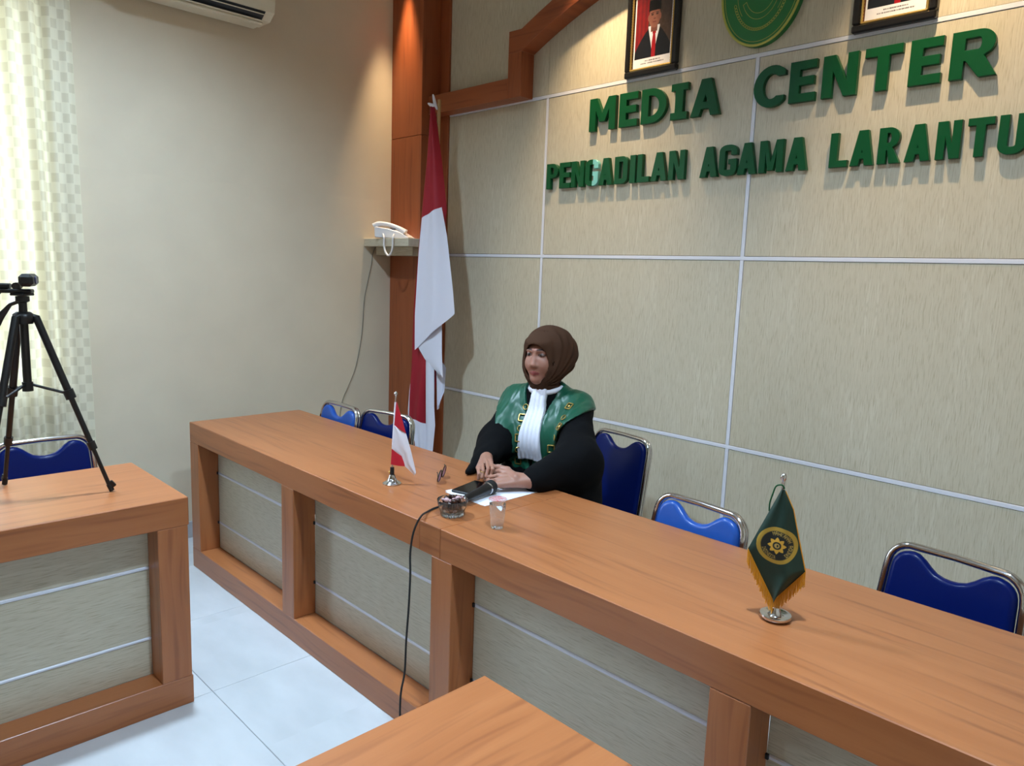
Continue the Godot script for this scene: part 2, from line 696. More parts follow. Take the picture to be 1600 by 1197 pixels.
# ------------------------------------------------------------------ camera, sky, exposure
func make_view() -> void:
	var cam := Camera3D.new()
	cam.name = "camera"
	add_child(cam)
	cam.position = CAM
	cam.rotation = CAM_ROT
	cam.fov = rad_to_deg(2.0 * atan(598.5 / FOCAL))
	cam.near = 0.05
	cam.far = 200.0
	cam.current = true
	cam_basis = Basis.from_euler(CAM_ROT)
	var sky_mat := ProceduralSkyMaterial.new()
	sky_mat.sky_top_color = Color(0.80, 0.88, 1.0)
	sky_mat.sky_horizon_color = Color(0.92, 0.96, 1.0)
	sky_mat.ground_bottom_color = Color(0.62, 0.64, 0.62)
	sky_mat.ground_horizon_color = Color(0.80, 0.84, 0.84)
	sky_mat.sky_energy_multiplier = SKY
	sky_mat.ground_energy_multiplier = SKY * 0.7
	var sky := Sky.new()
	sky.sky_material = sky_mat
	var env := Environment.new()
	env.background_mode = Environment.BG_SKY
	env.sky = sky
	env.tonemap_mode = Environment.TONE_MAPPER_LINEAR
	env.tonemap_exposure = EXPOSURE
	env.sdfgi_enabled = true
	env.ssao_enabled = true
	env.ssil_enabled = true
	var we := WorldEnvironment.new()
	we.name = "surroundings"
	we.environment = env
	add_child(we)

const SKY := 3.4
const LAMP_ENERGY := 11.3
const SPOT_ENERGY := 3.4

# ------------------------------------------------------------------ ceiling lights
func ceiling_lamp(x: float, z: float, energy: float, label: String) -> void:
	var t := thing("ceiling_lamp", label, "lamp", Vector3(x, CEIL, z), 0.0, "round recessed ceiling lamps")
	part("ring", lathe_mesh([Vector2(0.10, 0.0), Vector2(0.10, -0.012), Vector2(0.125, -0.014), Vector2(0.13, -0.004), Vector2(0.13, 0.0)], 32), M.white_plastic, t)
	part("diffuser", lathe_mesh([Vector2(0.0, -0.006), Vector2(0.10, -0.006), Vector2(0.10, 0.0)], 32), M.lamp_glow, t)
	var l := SpotLight3D.new()
	l.name = "light"
	l.light_energy = energy
	l.light_color = Color(0.80, 0.91, 1.0)
	l.spot_angle = 72.0
	l.spot_angle_attenuation = 1.0
	l.spot_range = 12.0
	l.light_size = 0.09
	l.shadow_enabled = true
	t.add_child(l)
	l.position = Vector3(0, -0.02, 0)
	l.rotation = Vector3(-PI / 2, 0, 0)

func downlight(x: float, z: float, aim: Vector3, angle: float, energy: float, label: String) -> void:
	var t := thing("downlight", label, "lamp", Vector3(x, CEIL, z), 0.0, "warm recessed downlights")
	part("ring", lathe_mesh([Vector2(0.045, 0.0), Vector2(0.045, -0.01), Vector2(0.062, -0.012), Vector2(0.066, -0.004), Vector2(0.066, 0.0)], 24), M.chrome, t)
	part("bulb", lathe_mesh([Vector2(0.0, -0.006), Vector2(0.03, -0.005), Vector2(0.043, -0.001), Vector2(0.043, 0.0)], 20), M.warm_glow, t)
	var l := SpotLight3D.new()
	l.name = "light"
	l.light_energy = energy
	l.light_color = Color(1.0, 0.87, 0.69)
	l.spot_angle = angle
	l.spot_angle_attenuation = 1.0
	l.spot_range = 8.0
	l.light_size = 0.025
	l.shadow_enabled = true
	t.add_child(l)
	l.position = Vector3(0, -0.02, 0)
	l.look_at_from_position(t.position + l.position, aim, Vector3.FORWARD)

# ------------------------------------------------------------------ room shell
func make_room() -> void:
	# floor: 60 cm tiles with joints at x = 1.62 and z = 2.05
	var fl := structure("floor", "white glossy ceramic tile floor", "floor")
	part("screed", box_mesh(Vector3(-0.2, -0.12, -0.2), Vector3(ROOM_X + 0.2, -0.004, ROOM_Z + 0.2), 0.0), M.grout, fl)
	var x := 1.62 - 1.8
	while x < ROOM_X:
		var z := 2.05 - 2.4
		while z < ROOM_Z:
			var lo := Vector3(maxf(x + 0.001, 0.0), -0.006, maxf(z + 0.001, 0.0))
			var hi := Vector3(minf(x + 0.599, ROOM_X), 0.0, minf(z + 0.599, ROOM_Z))
			if hi.x - lo.x > 0.02 and hi.z - lo.z > 0.02:
				part("tile", board(lo, hi, 0.0012), M.tile, fl)
			z += 0.6
		x += 0.6
	# left wall with the window opening
	var wl := structure("wall_left", "cream painted wall with the curtained window", "wall")
	var wz0 := 2.14
	var wz1 := 3.2
	var wy0 := 0.92
	var wy1 := 2.85
	var st := begin()
	box(st, Vector3(-0.2, 0.0, -0.2), Vector3(0.0, CEIL, wz0), 0.0, 2)
	box(st, Vector3(-0.2, 0.0, wz1), Vector3(0.0, CEIL, ROOM_Z + 0.2), 0.0, 2)
	box(st, Vector3(-0.2, 0.0, wz0), Vector3(0.0, wy0, wz1), 0.0, 2)
	box(st, Vector3(-0.2, wy1, wz0), Vector3(0.0, CEIL, wz1), 0.0, 2)
	part("plaster", st.commit(), M.paint, wl)
	var win := structure("window_1", "white framed window behind the cream curtain", "window")
	for e in [[wz0, wz0 + 0.05], [wz1 - 0.05, wz1]]:
		part("frame", box_mesh(Vector3(-0.14, wy0, e[0]), Vector3(-0.08, wy1, e[1]), 0.003), M.white_plastic, win)
	for e in [[wy0, wy0 + 0.05], [wy1 - 0.05, wy1]]:
		part("frame", box_mesh(Vector3(-0.14, e[0], wz0 + 0.05), Vector3(-0.08, e[1], wz1 - 0.05), 0.003), M.white_plastic, win)
	part("pane", box_mesh(Vector3(-0.112, wy0 + 0.05, wz0 + 0.05), Vector3(-0.108, wy1 - 0.05, wz1 - 0.05), 0.0), M.pane, win)
	var bl := structure("baseboard_left", "grey tiled baseboard along the cream wall", "baseboard")
	part("skirting", box_mesh(Vector3(0.0, 0.0, 0.15), Vector3(0.012, 0.095, ROOM_Z), 0.002, 2), M.grout, bl)
	# right wall, wall behind the camera, ceiling
	var wr := structure("wall_right", "cream painted wall", "wall")
	part("plaster", box_mesh(Vector3(ROOM_X, 0, -0.2), Vector3(ROOM_X + 0.2, CEIL, ROOM_Z + 0.2), 0.0, 2), M.paint, wr)
	var wf := structure("wall_front", "cream painted wall", "wall")
	part("plaster", box_mesh(Vector3(-0.2, 0, ROOM_Z), Vector3(ROOM_X + 0.2, CEIL, ROOM_Z + 0.2), 0.0, 0), M.paint, wf)
	var ce := structure("ceiling", "white ceiling", "ceiling")
	part("plasterboard", box_mesh(Vector3(-0.2, CEIL, -0.2), Vector3(ROOM_X + 0.2, CEIL + 0.15, ROOM_Z + 0.2), 0.0), M.ceiling, ce)
	make_back_wall()

func make_back_wall() -> void:
	var wb := structure("wall_back", "pale wood-grain panelled wall with white joint strips", "wall")
	part("backing", box_mesh(Vector3(-0.2, 0, -0.2), Vector3(ROOM_X + 0.2, CEIL, -0.012), 0.0), M.strip_dark, wb)
	var xs := [0.0, 1.2505, 2.4805, 3.7105, ROOM_X]
	var ys := [0.0, 0.80, 1.66, 2.519, CEIL]
	var g := 0.0105
	for i in 4:
		for j in 4:
			# the row above the upper strip has only a hairline joint
			var gx := 0.001 if j == 3 else g
			var lo := Vector3(xs[i] + (gx if i > 0 else 0.0), ys[j] + (g if j > 0 else 0.0), -0.012)
			var hi := Vector3(xs[i + 1] - (gx if i < 3 else 0.0), ys[j + 1] - (g if j < 3 else 0.0), 0.0)
			part("panel", board(lo, hi, 0.0008, 1), M.ash, wb)
	for j in [1, 2, 3]:
		part("joint_strip", box_mesh(Vector3(0.412, ys[j] - 0.0085, -0.012), Vector3(ROOM_X, ys[j] + 0.0085, 0.002), 0.001), M.strip, wb)
	for i in [1, 2, 3]:
		for j in 3:
			part("joint_strip", box_mesh(Vector3(xs[i] - 0.0085, ys[j] + (0.0085 if j > 0 else 0.0), -0.012), Vector3(xs[i] + 0.0085, ys[j + 1] - 0.0085, 0.002), 0.001), M.strip, wb)
	# pillars at both ends, each with a flat flanking board
	var p1 := structure("trim_1", "red-brown wood-clad pillar in the corner beside the tall flag", "pillar")
	part("pillar_board", board(Vector3(0.0, 2.395, 0.0), Vector3(0.321, CEIL, 0.15), 0.002, 1), M.wood_dark, p1)
	part("pillar_board", board(Vector3(0.0, 0.0, 0.0), Vector3(0.321, 2.393, 0.15), 0.002, 1), M.wood_dark, p1)
	part("flanking_board", board(Vector3(0.321, 0.0, -0.01), Vector3(0.412, CEIL, 0.014), 0.002, 1), M.wood_dark, p1)
	var p2 := structure("trim_2", "red-brown wood-clad pillar at the far end of the panelled wall", "pillar")
	part("pillar_board", board(Vector3(4.66, 0.0, 0.0), Vector3(ROOM_X, CEIL, 0.15), 0.002, 1), M.wood_dark, p2)
	part("flanking_board", board(Vector3(4.568, 0.0, -0.01), Vector3(4.66, CEIL, 0.014), 0.002, 1), M.wood_dark, p2)
	# stepped arch between the pillars, 10 cm proud of the wall
	var ar := structure("trim_3", "red-brown stepped wooden arch on the panelled wall", "arch")
	var d := 0.10
	for s in [-1.0, 1.0]:
		var flip := func(a: float) -> float: return a if s < 0 else 4.974 - a
		var xa: float = flip.call(0.321)
		var xb: float = flip.call(1.03)
		var xc: float = flip.call(1.134)
		part("arch_rail", board(Vector3(minf(xa, xb), 2.52, 0.0), Vector3(maxf(xa, xb), 2.628, d), 0.002, 0), M.wood_dark, ar)
		part("arch_riser", board(Vector3(minf(xb, xc), 2.52, 0.0), Vector3(maxf(xb, xc), 2.755, d), 0.002, 1), M.wood_dark, ar)
	var cx := 2.487
	var cy := 0.135
	var segs := 5
	var a0 := atan2(2.755 - cy, 1.134 - cx)
	for k in segs:
		# bowed pieces of the arch
		var outer := PackedVector2Array()
		var inner := PackedVector2Array()
		for q in 7:
			var a := lerpf(a0, PI - a0, (k + q / 6.0) / segs)
			var ro := 3.054
			var po := Vector2(cx + ro * cos(a), cy + ro * sin(a))
			inner.append(Vector2(cx + 2.949 * cos(a), cy + 2.949 * sin(a)))
			if k == 0 and q == 0:
				po = Vector2(1.03, 2.755)
			if k == segs - 1 and q == 6:
				po = Vector2(4.974 - 1.03, 2.755)
			if k == segs - 1 and q == 6:
				outer.append(Vector2(4.974 - 1.126, 2.870))
				outer.append(Vector2(4.974 - 1.03, 2.872))
			outer.append(po)
			if k == 0 and q == 0:
				outer.append(Vector2(1.03, 2.872))
				outer.append(Vector2(1.126, 2.870))
		inner.reverse()
		outer.append_array(inner)
		var st := begin()
		prism(st, outer, [], d, 0.002)
		part("arch_piece", st.commit(), M.wood_dark, ar)

# ------------------------------------------------------------------ desks
# local frame: x along the desk, front face at z = 0 facing +z, depth behind it
func desk(called: String, label: String, length: float, depth: float, posts: Array, at: Vector3, turn: float, bay_end := 0.0) -> Node3D:
	var t := thing(called, label, "desk", at, turn, "wooden conference desks")
	part("top", board(Vector3(0, 0.66, -depth), Vector3(length, DESK, 0.0), 0.0025, 0), M.wood, t)
	part("base_rail", board(Vector3(0, 0.0, -0.10), Vector3(length, 0.104, 0.0), 0.002, 0), M.wood, t)
	for p in posts:
		part("post", board(Vector3(p, 0.104, -0.10), Vector3(p + 0.10, 0.66, 0.0), 0.002, 1), M.wood, t)
	for e in [0.0, length - 0.025]:
		part("end_panel", board(Vector3(e, 0.0, -depth + 0.02), Vector3(e + 0.025, 0.66, -0.116), 0.002, 1), M.wood, t)
	# bays between posts: three boards and two white strips each
	var marks := posts.duplicate()
	if bay_end > 0.0:
		marks.append(bay_end)
	marks.sort()
	for i in marks.size() - 1:
		var a: float = marks[i] + 0.10
		var b: float = marks[i + 1]
		for r in [[0.104, 0.2345], [0.2455, 0.494], [0.506, 0.66]]:
			part("front_board", board(Vector3(a, r[0], -0.115), Vector3(b, r[1], -0.10), 0.001, 0), M.ash, t)
		for r in [[0.2345, 0.2455], [0.494, 0.506]]:
			var strip := part("white_strip", box_mesh(Vector3(a, r[0], -0.114), Vector3(b, r[1], -0.096), 0.003), M.strip, t)
			part("strip_end", box_mesh(Vector3(a, r[0] + 0.001, -0.0965), Vector3(a + 0.008, r[1] + 0.003, -0.090), 0.001), M.strip_dark, strip)
	return t

func make_desks() -> void:
	var zf := 1.6531
	desk("conference_desk", "long wooden desk carrying the small red and white flag", 1.905, 0.606, [0.0, 0.966], Vector3(0.42, 0, zf), 0.0, 1.968)
	var t := desk("conference_desk", "long wooden desk carrying the green fringed flag", 2.06, 0.606, [-0.042, 0.958, 1.958], Vector3(2.43, 0, zf), 0.0)
	# filler strip that closes the gap between the two desks
	part("joint_piece", board(Vector3(-0.1042, 0.66, -0.606), Vector3(-0.0008, DESK, 0.0), 0.0015, 0), M.wood, t)
	part("base_rail", board(Vector3(-0.104, 0.0, -0.10), Vector3(-0.001, 0.104, 0.0), 0.002, 0), M.wood, t)
	desk("conference_desk", "wooden desk by the curtain, carrying the black tripod", 2.175, 0.577, [0.075, 1.075, 2.071], Vector3(1.642, 0, 4.30), PI / 2)
	desk("conference_desk", "bare wooden desk whose corner hides the cable's lower end", 2.175, 0.577, [0.0, 1.0, 2.0], Vector3(3.149, 0, 2.118), -PI / 2)

# ------------------------------------------------------------------ chairs
var chair_shapes := {}

func make_chair_shapes() -> void:
	# the backrest lies in its own plane: origin on the seat line, y up the recline
	var hgt := 0.405
	var wb := 0.188
	var wt := 0.172
	var path := []
	path.append(Vector3(-wb, -0.02, 0))
	path.append(Vector3(-lerpf(wb, wt, 0.5), hgt * 0.45, 0))
	path.append(Vector3(-wt - 0.002, hgt - 0.075, 0))
	for k in 6:
		var a := PI - (k + 0.5) / 6.0 * PI / 2
		path.append(Vector3(-wt + 0.06 + 0.06 * cos(a), hgt - 0.06 + 0.06 * sin(a), 0))
	path.append(Vector3(0, hgt + 0.002, 0))
	var right := []
	for p in path:
		right.append(Vector3(-p.x, p.y, 0))
	right.reverse()
	right.pop_front()
	path.append_array(right)
	var st := begin()
	tube(st, path, 0.0105, 10)
	var st2 := begin()
	# second, outer rim of the flattened tube
	var rim := []
	for p in path:
		rim.append(p + Vector3(0, 0, -0.014))
	tube(st, rim, 0.0095, 8)
	chair_shapes.frame = st.commit()
	# pad: two shoulders with a dip between them
	var o := PackedVector2Array()
	var wi := 0.012
	o.append(Vector2(-wb + wi, 0.03))
	o.append(Vector2(wb - wi, 0.03))
	for k in 6:
		o.append(Vector2(lerpf(wb, wt, (k + 1) / 6.5) - wi, lerpf(0.03, hgt - 0.07, (k + 1) / 6.0)))
	for k in 5:
		var a := (k + 0.5) / 5.0 * PI / 2
		o.append(Vector2(wt - wi - 0.05 + 0.05 * cos(a), hgt - 0.064 + 0.05 * sin(a)))
	var top := [[0.105, 0.392], [0.09, 0.389], [0.072, 0.378], [0.055, 0.363], [0.038, 0.351], [0.018, 0.345], [0.0, 0.3435]]
	for e in top:
		o.append(Vector2(e[0], e[1]))
	for i in range(top.size() - 2, -1, -1):
		o.append(Vector2(-top[i][0], top[i][1]))
	for k in 5:
		var a := PI / 2 + (k + 0.5) / 5.0 * PI / 2
		o.append(Vector2(-wt + wi + 0.05 + 0.05 * cos(a), hgt - 0.064 + 0.05 * sin(a)))
	for k in 6:
		o.append(Vector2(-lerpf(wb, wt, (6 - k) / 6.5) + wi, lerpf(0.03, hgt - 0.07, (6 - k) / 6.0)))
	chair_shapes.pad = cushion(o, 0.034, 0.016)
	# seat pad, rounded square
	var s := PackedVector2Array()
	for c in [[1, 1, 0.0], [-1, 1, PI / 2], [-1, -1, PI], [1, -1, 1.5 * PI]]:
		for k in 6:
			var a: float = c[2] + k / 5.0 * PI / 2
			s.append(Vector2(c[0] * 0.115 + 0.06 * cos(a), c[1] * 0.15 + 0.06 * sin(a)))
	chair_shapes.seat = cushion(s, 0.05, 0.018)

func chair(label: String, at: Vector3, turn: float, vinyl: Material) -> void:
	var t := thing("chair", label, "chair", at, turn, "blue padded metal chairs")
	part("seat", chair_shapes.seat, vinyl, t, Vector3(0, 0.435, 0.03), Vector3(-PI / 2 + 0.03, 0, 0))
	# backrest reclines 11 degrees; its top is 0.83 m up
	var rot := Vector3(-0.19, 0, 0)
	var base := Vector3(0, 0.43, -0.165)
	part("back_frame", chair_shapes.frame, M.chrome, t, base, rot)
	part("backrest", chair_shapes.pad, vinyl, t, base, rot)
	for s in [-1.0, 1.0]:
		part("leg", tube_mesh(spline([Vector3(s * 0.188, 0.41, -0.16), Vector3(s * 0.189, 0.25, -0.19), Vector3(s * 0.19, 0.0, -0.24)], 4), 0.0105, 8), M.chrome, t)
		part("leg", tube_mesh(spline([Vector3(s * 0.188, 0.41, -0.16), Vector3(s * 0.188, 0.408, 0.12), Vector3(s * 0.188, 0.39, 0.17), Vector3(s * 0.189, 0.2, 0.20), Vector3(s * 0.19, 0.0, 0.22)], 4), 0.0105, 8), M.chrome, t)
	part("stretcher", tube_mesh([Vector3(-0.189, 0.2, 0.20), Vector3(0.189, 0.2, 0.20)], 0.008, 8), M.chrome, t)
	part("stretcher", tube_mesh([Vector3(-0.189, 0.2, -0.20), Vector3(0.189, 0.2, -0.20)], 0.008, 8), M.chrome, t)

func make_chairs() -> void:
	make_chair_shapes()
	# the top of the back stands 0.245 m behind the origin
	var up := 0.245
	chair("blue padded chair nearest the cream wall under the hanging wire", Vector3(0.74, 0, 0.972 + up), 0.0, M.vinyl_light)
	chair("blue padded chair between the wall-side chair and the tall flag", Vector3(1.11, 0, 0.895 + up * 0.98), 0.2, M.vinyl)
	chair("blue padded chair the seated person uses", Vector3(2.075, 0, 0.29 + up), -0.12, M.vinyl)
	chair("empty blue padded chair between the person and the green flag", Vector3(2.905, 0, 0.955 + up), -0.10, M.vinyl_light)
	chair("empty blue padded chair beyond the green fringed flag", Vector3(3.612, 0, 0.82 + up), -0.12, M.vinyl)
	chair("blue padded chair in front of the curtain behind the tripod", Vector3(0.768 + up, 0, 2.365), PI / 2, M.vinyl)

# ------------------------------------------------------------------ letters
func arc(c: Vector2, r: Vector2, a0: float, a1: float, n := 10) -> Array:
	var out := []
	for i in n + 1:
		var a := deg_to_rad(lerpf(a0, a1, float(i) / n))
		out.append(c + Vector2(cos(a) * r.x, sin(a) * r.y))
	return out

# outline and holes of a capital of width w and height h; s is the stem, t the bar; slab gives I its bars
func glyph(ch: String, w: float, h: float, s: float, t: float, slab: bool) -> Array:
	var o := []
	var holes := []
	match ch:
		"E":
			o = [[0, 0], [w, 0], [w, t], [s, t], [s, h * 0.5 - t * 0.45], [w * 0.93, h * 0.5 - t * 0.45], [w * 0.93, h * 0.5 + t * 0.55], [s, h * 0.5 + t * 0.55], [s, h - t], [w, h - t], [w, h], [0, h]]
		"L":
			o = [[0, 0], [w, 0], [w, t], [s, t], [s, h], [0, h]]
		"I":
			if slab:
				var a := (w - s) / 2
				o = [[0, 0], [w, 0], [w, t * 0.95], [w - a, t * 0.95], [w - a, h - t * 0.95], [w, h - t * 0.95], [w, h], [0, h], [0, h - t * 0.95], [a, h - t * 0.95], [a, t * 0.95], [0, t * 0.95]]
			else:
				o = [[0, 0], [w, 0], [w, h], [0, h]]
		"T":
			var a := (w - s) / 2
			o = [[a, 0], [w - a, 0], [w - a, h - t], [w, h - t], [w, h], [0, h], [0, h - t], [a, h - t]]
		"N":
			o = [[0, 0], [s * 0.95, 0], [s * 0.95, h * 0.62], [w - s * 1.12, 0], [w, 0], [w, h], [w - s * 0.95, h], [w - s * 0.95, h * 0.38], [s * 1.12, h], [0, h]]
		"M":
			var lowv := 0.27 if slab else 0.06
			o = [[0, 0], [s * 0.95, 0], [s * 0.95, h * 0.66], [w * 0.5 - s * 0.42, h * lowv], [w * 0.5 + s * 0.42, h * lowv], [w - s * 0.95, h * 0.66], [w - s * 0.95, 0], [w, 0], [w, h], [w - s * 1.12, h], [w * 0.5, h * (lowv + 0.28)], [s * 1.12, h], [0, h]]
		"A":
			var ax := w * 0.5 - s * 0.58
			var b := s * 1.08
			var k := ax / h
			var y1 := h * 0.19
			var y2 := y1 + t * 0.9
			o = [[0, 0], [b, 0], [b + k * y1, y1], [w - b - k * y1, y1], [w - b, 0], [w, 0], [w - ax, h], [ax, h]]
			var top := minf((w * 0.5 - b) / k, h * 0.86)
			holes.append(PackedVector2Array([Vector2(b + k * y2, y2), Vector2(w - b - k * y2, y2), Vector2(w - b - k * top, top), Vector2(b + k * top, top)]) if b + k * top < w * 0.5 - 0.001 else PackedVector2Array([Vector2(b + k * y2, y2), Vector2(w - b - k * y2, y2), Vector2(w * 0.5, top)]))
		"D":
			var rx := w * (0.62 if slab else 0.42)
			var ry := h * (0.5 if slab else 0.22)
			o = [[0, 0]]
			o.append_array(arc(Vector2(w - rx, ry), Vector2(rx, ry), -90, 0))
			o.append_array(arc(Vector2(w - rx, h - ry), Vector2(rx, ry), 0, 90).slice(1 if slab else 0))
			o.append([0, h])
			var hl := [Vector2(s, t)]
			hl.append_array(arc(Vector2(w - rx, ry), Vector2(rx - s, ry - t), -90, 0))
			hl.append_array(arc(Vector2(w - rx, h - ry), Vector2(rx - s, ry - t), 0, 90).slice(1 if slab else 0))
			hl.append(Vector2(s, h - t))
			holes.append(PackedVector2Array(hl))
		"P", "R":
			var yb := h * 0.42
			var mid := (h + yb) * 0.5
			var ry := (h - yb) * 0.5
			var bw := w * (0.92 if ch == "R" else 1.0)
			var rx := minf(bw * 0.5, ry * 1.1)
			if ch == "P":
				o = [[0, 0], [s, 0], [s, yb]]
				o.append_array(arc(Vector2(bw - rx, mid), Vector2(rx, ry), -90, 90))
				o.append([0, h])
			else:
				o = [[0, 0], [s, 0], [s, yb - t * 0.25], [s * 1.12, yb - t * 0.25], [w - s * 1.3, 0], [w, 0], [bw - rx * 0.62, yb + t * 0.12]]
				o.append_array(arc(Vector2(bw - rx, mid), Vector2(rx, ry), -38, 90))
				o.append([0, h])
			var hl := [Vector2(s, yb + t * 0.8)]
			hl.append_array(arc(Vector2(bw - rx, mid + t * 0.0), Vector2(maxf(rx - s, 0.004), ry - t * 0.8), -90, 90))
			hl.append(Vector2(s, h - t * 0.8))
			holes.append(PackedVector2Array(hl))
		"C":
			var c := Vector2(w * 0.58, h * 0.5)
			var ro := Vector2(w * 0.58, h * 0.525)
			var ri := Vector2(w * 0.58 - s * 1.02, h * 0.525 - t)
			o = arc(c, ro, 44, 316, 22)
			o.append(Vector2(w, h * 0.25))
			o.append_array(arc(c, ri, 308, 52, 20))
			o.append(Vector2(w, h * 0.75))
		"G":
			var rx := w * 0.42
			var ry := h * 0.2
			o = arc(Vector2(w - rx, h - ry), Vector2(rx, ry), 0, 90, 6)
			o.append_array(arc(Vector2(rx, h - ry), Vector2(rx, ry), 90, 180, 6))
			o.append_array(arc(Vector2(rx, ry), Vector2(rx, ry), 180, 270, 6))
			o.append_array(arc(Vector2(w - rx, ry), Vector2(rx, ry), 270, 360, 6))
			o.append_array([[w, h * 0.54], [w * 0.52, h * 0.54], [w * 0.52, h * 0.54 - t * 0.85], [w - s, h * 0.54 - t * 0.85]])
			o.append_array(arc(Vector2(w - rx, ry), Vector2(rx - s, ry - t), 360, 270, 5))
			o.append_array(arc(Vector2(rx, ry), Vector2(rx - s, ry - t), 270, 180, 5))
			o.append_array(arc(Vector2(rx, h - ry), Vector2(rx - s, ry - t), 180, 90, 5))
			o.append_array(arc(Vector2(w - rx, h - ry), Vector2(rx - s, ry - t), 90, 0, 5))
			o.append_array([[w - s, h * 0.66], [w, h * 0.66]])
		"U":
			var rx := w * 0.46
			var ry := h * 0.24
			o = [[0, h]]
			o.append_array(arc(Vector2(rx, ry), Vector2(rx, ry), 180, 270, 6))
			o.append_array(arc(Vector2(w - rx, ry), Vector2(rx, ry), 270, 360, 6))
			o.append_array([[w, h], [w - s, h]])
			o.append_array(arc(Vector2(w - rx, ry), Vector2(rx - s, ry - t), 360, 270, 5))
			o.append_array(arc(Vector2(rx, ry), Vector2(rx - s, ry - t), 270, 180, 5))
			o.append([s, h])
		"K":
			o = [[0, 0], [s, 0], [s, h * 0.3], [s * 1.3, h * 0.42], [w - s * 1.2, 0], [w, 0], [s * 1.95, h * 0.58], [w * 0.97, h], [w * 0.97 - s * 1.15, h], [s, h * 0.55], [s, h], [0, h]]
	var pts := PackedVector2Array()
	for p in o:
		pts.append(p if p is Vector2 else Vector2(p[0], p[1]))
	return [pts, holes]

func lettering(label: String, rows: Array, y0: float, y1: float, s: float, t: float, slab: bool) -> void:
	# the edges were read off on the plane z = 0.035; the letters' faces stand at z = 0.0235
	var k := (CAM.z - 0.0235) / (CAM.z - 0.035)
	y0 = CAM.y + (y0 - CAM.y) * k
	y1 = CAM.y + (y1 - CAM.y) * k
	for r in rows:
		r[1] = CAM.x + (r[1] - CAM.x) * k
		r[2] = CAM.x + (r[2] - CAM.x) * k
	var n := thing("wall_lettering", label, "sign", Vector3(rows[0][1], y0, 0.002))
	for r in rows:
		var g := glyph(r[0], r[2] - r[1], y1 - y0, s, t, slab)
		var xf := Transform3D(Basis.IDENTITY, Vector3(r[1] - rows[0][1], 0, 0))
		if r.size() > 3:
			# letter whose right half has lost its green film
			var w: float = r[2] - r[1]
			for half in 2:
				var cut := PackedVector2Array([Vector2(-1, -1), Vector2(w * 0.56, -1), Vector2(w * 0.56, 1), Vector2(-1, 1)] if half == 0 else [Vector2(w * 0.56, -1), Vector2(1, -1), Vector2(1, 1), Vector2(w * 0.56, 1)])
				var st := begin()
				for piece in Geometry2D.intersect_polygons(g[0], cut):
					prism(st, piece, [], 0.0215, 0.0012, xf)
				var o := part("letter", st.commit(), M.green if half == 0 else M.pale_film, n)
				if half == 1:
					o.set_meta("label", "pale blue half of the letter")
			continue
		var st := begin()
		prism(st, g[0], g[1], 0.0215, 0.0012, xf)
		part("letter", st.commit(), M.green, n)

func make_lettering() -> void:
	M.pale_film = mat(Color8(122, 196, 190), 0.25)
	lettering("larger green raised letters reading MEDIA CENTER under the portraits", [["M", 1.581, 1.749], ["E", 1.772, 1.884], ["D", 1.905, 2.05], ["I", 2.073, 2.163], ["A", 2.182, 2.332], ["C", 2.49, 2.629], ["E", 2.649, 2.759], ["N", 2.785, 2.921], ["T", 2.946, 3.081], ["E", 3.108, 3.217], ["R", 3.244, 3.392]], 2.292, 2.453, 0.043, 0.034, true)
	lettering("smaller condensed green raised letters in the row beneath MEDIA CENTER", [["P", 1.296, 1.380], ["E", 1.390, 1.468], ["N", 1.474, 1.562], ["G", 1.571, 1.657, 1], ["A", 1.662, 1.749], ["D", 1.762, 1.844], ["I", 1.857, 1.891], ["L", 1.902, 1.974], ["A", 1.983, 2.074], ["N", 2.083, 2.171], ["A", 2.253, 2.342], ["G", 2.349, 2.436], ["A", 2.440, 2.529], ["M", 2.541, 2.648], ["A", 2.662, 2.752], ["L", 2.843, 2.914], ["A", 2.925, 3.013], ["R", 3.028, 3.109], ["A", 3.124, 3.212], ["N", 3.229, 3.308], ["T", 3.326, 3.408], ["U", 3.422, 3.505], ["K", 3.521, 3.606], ["A", 3.613, 3.70]], 2.020, 2.153, 0.030, 0.026, false)

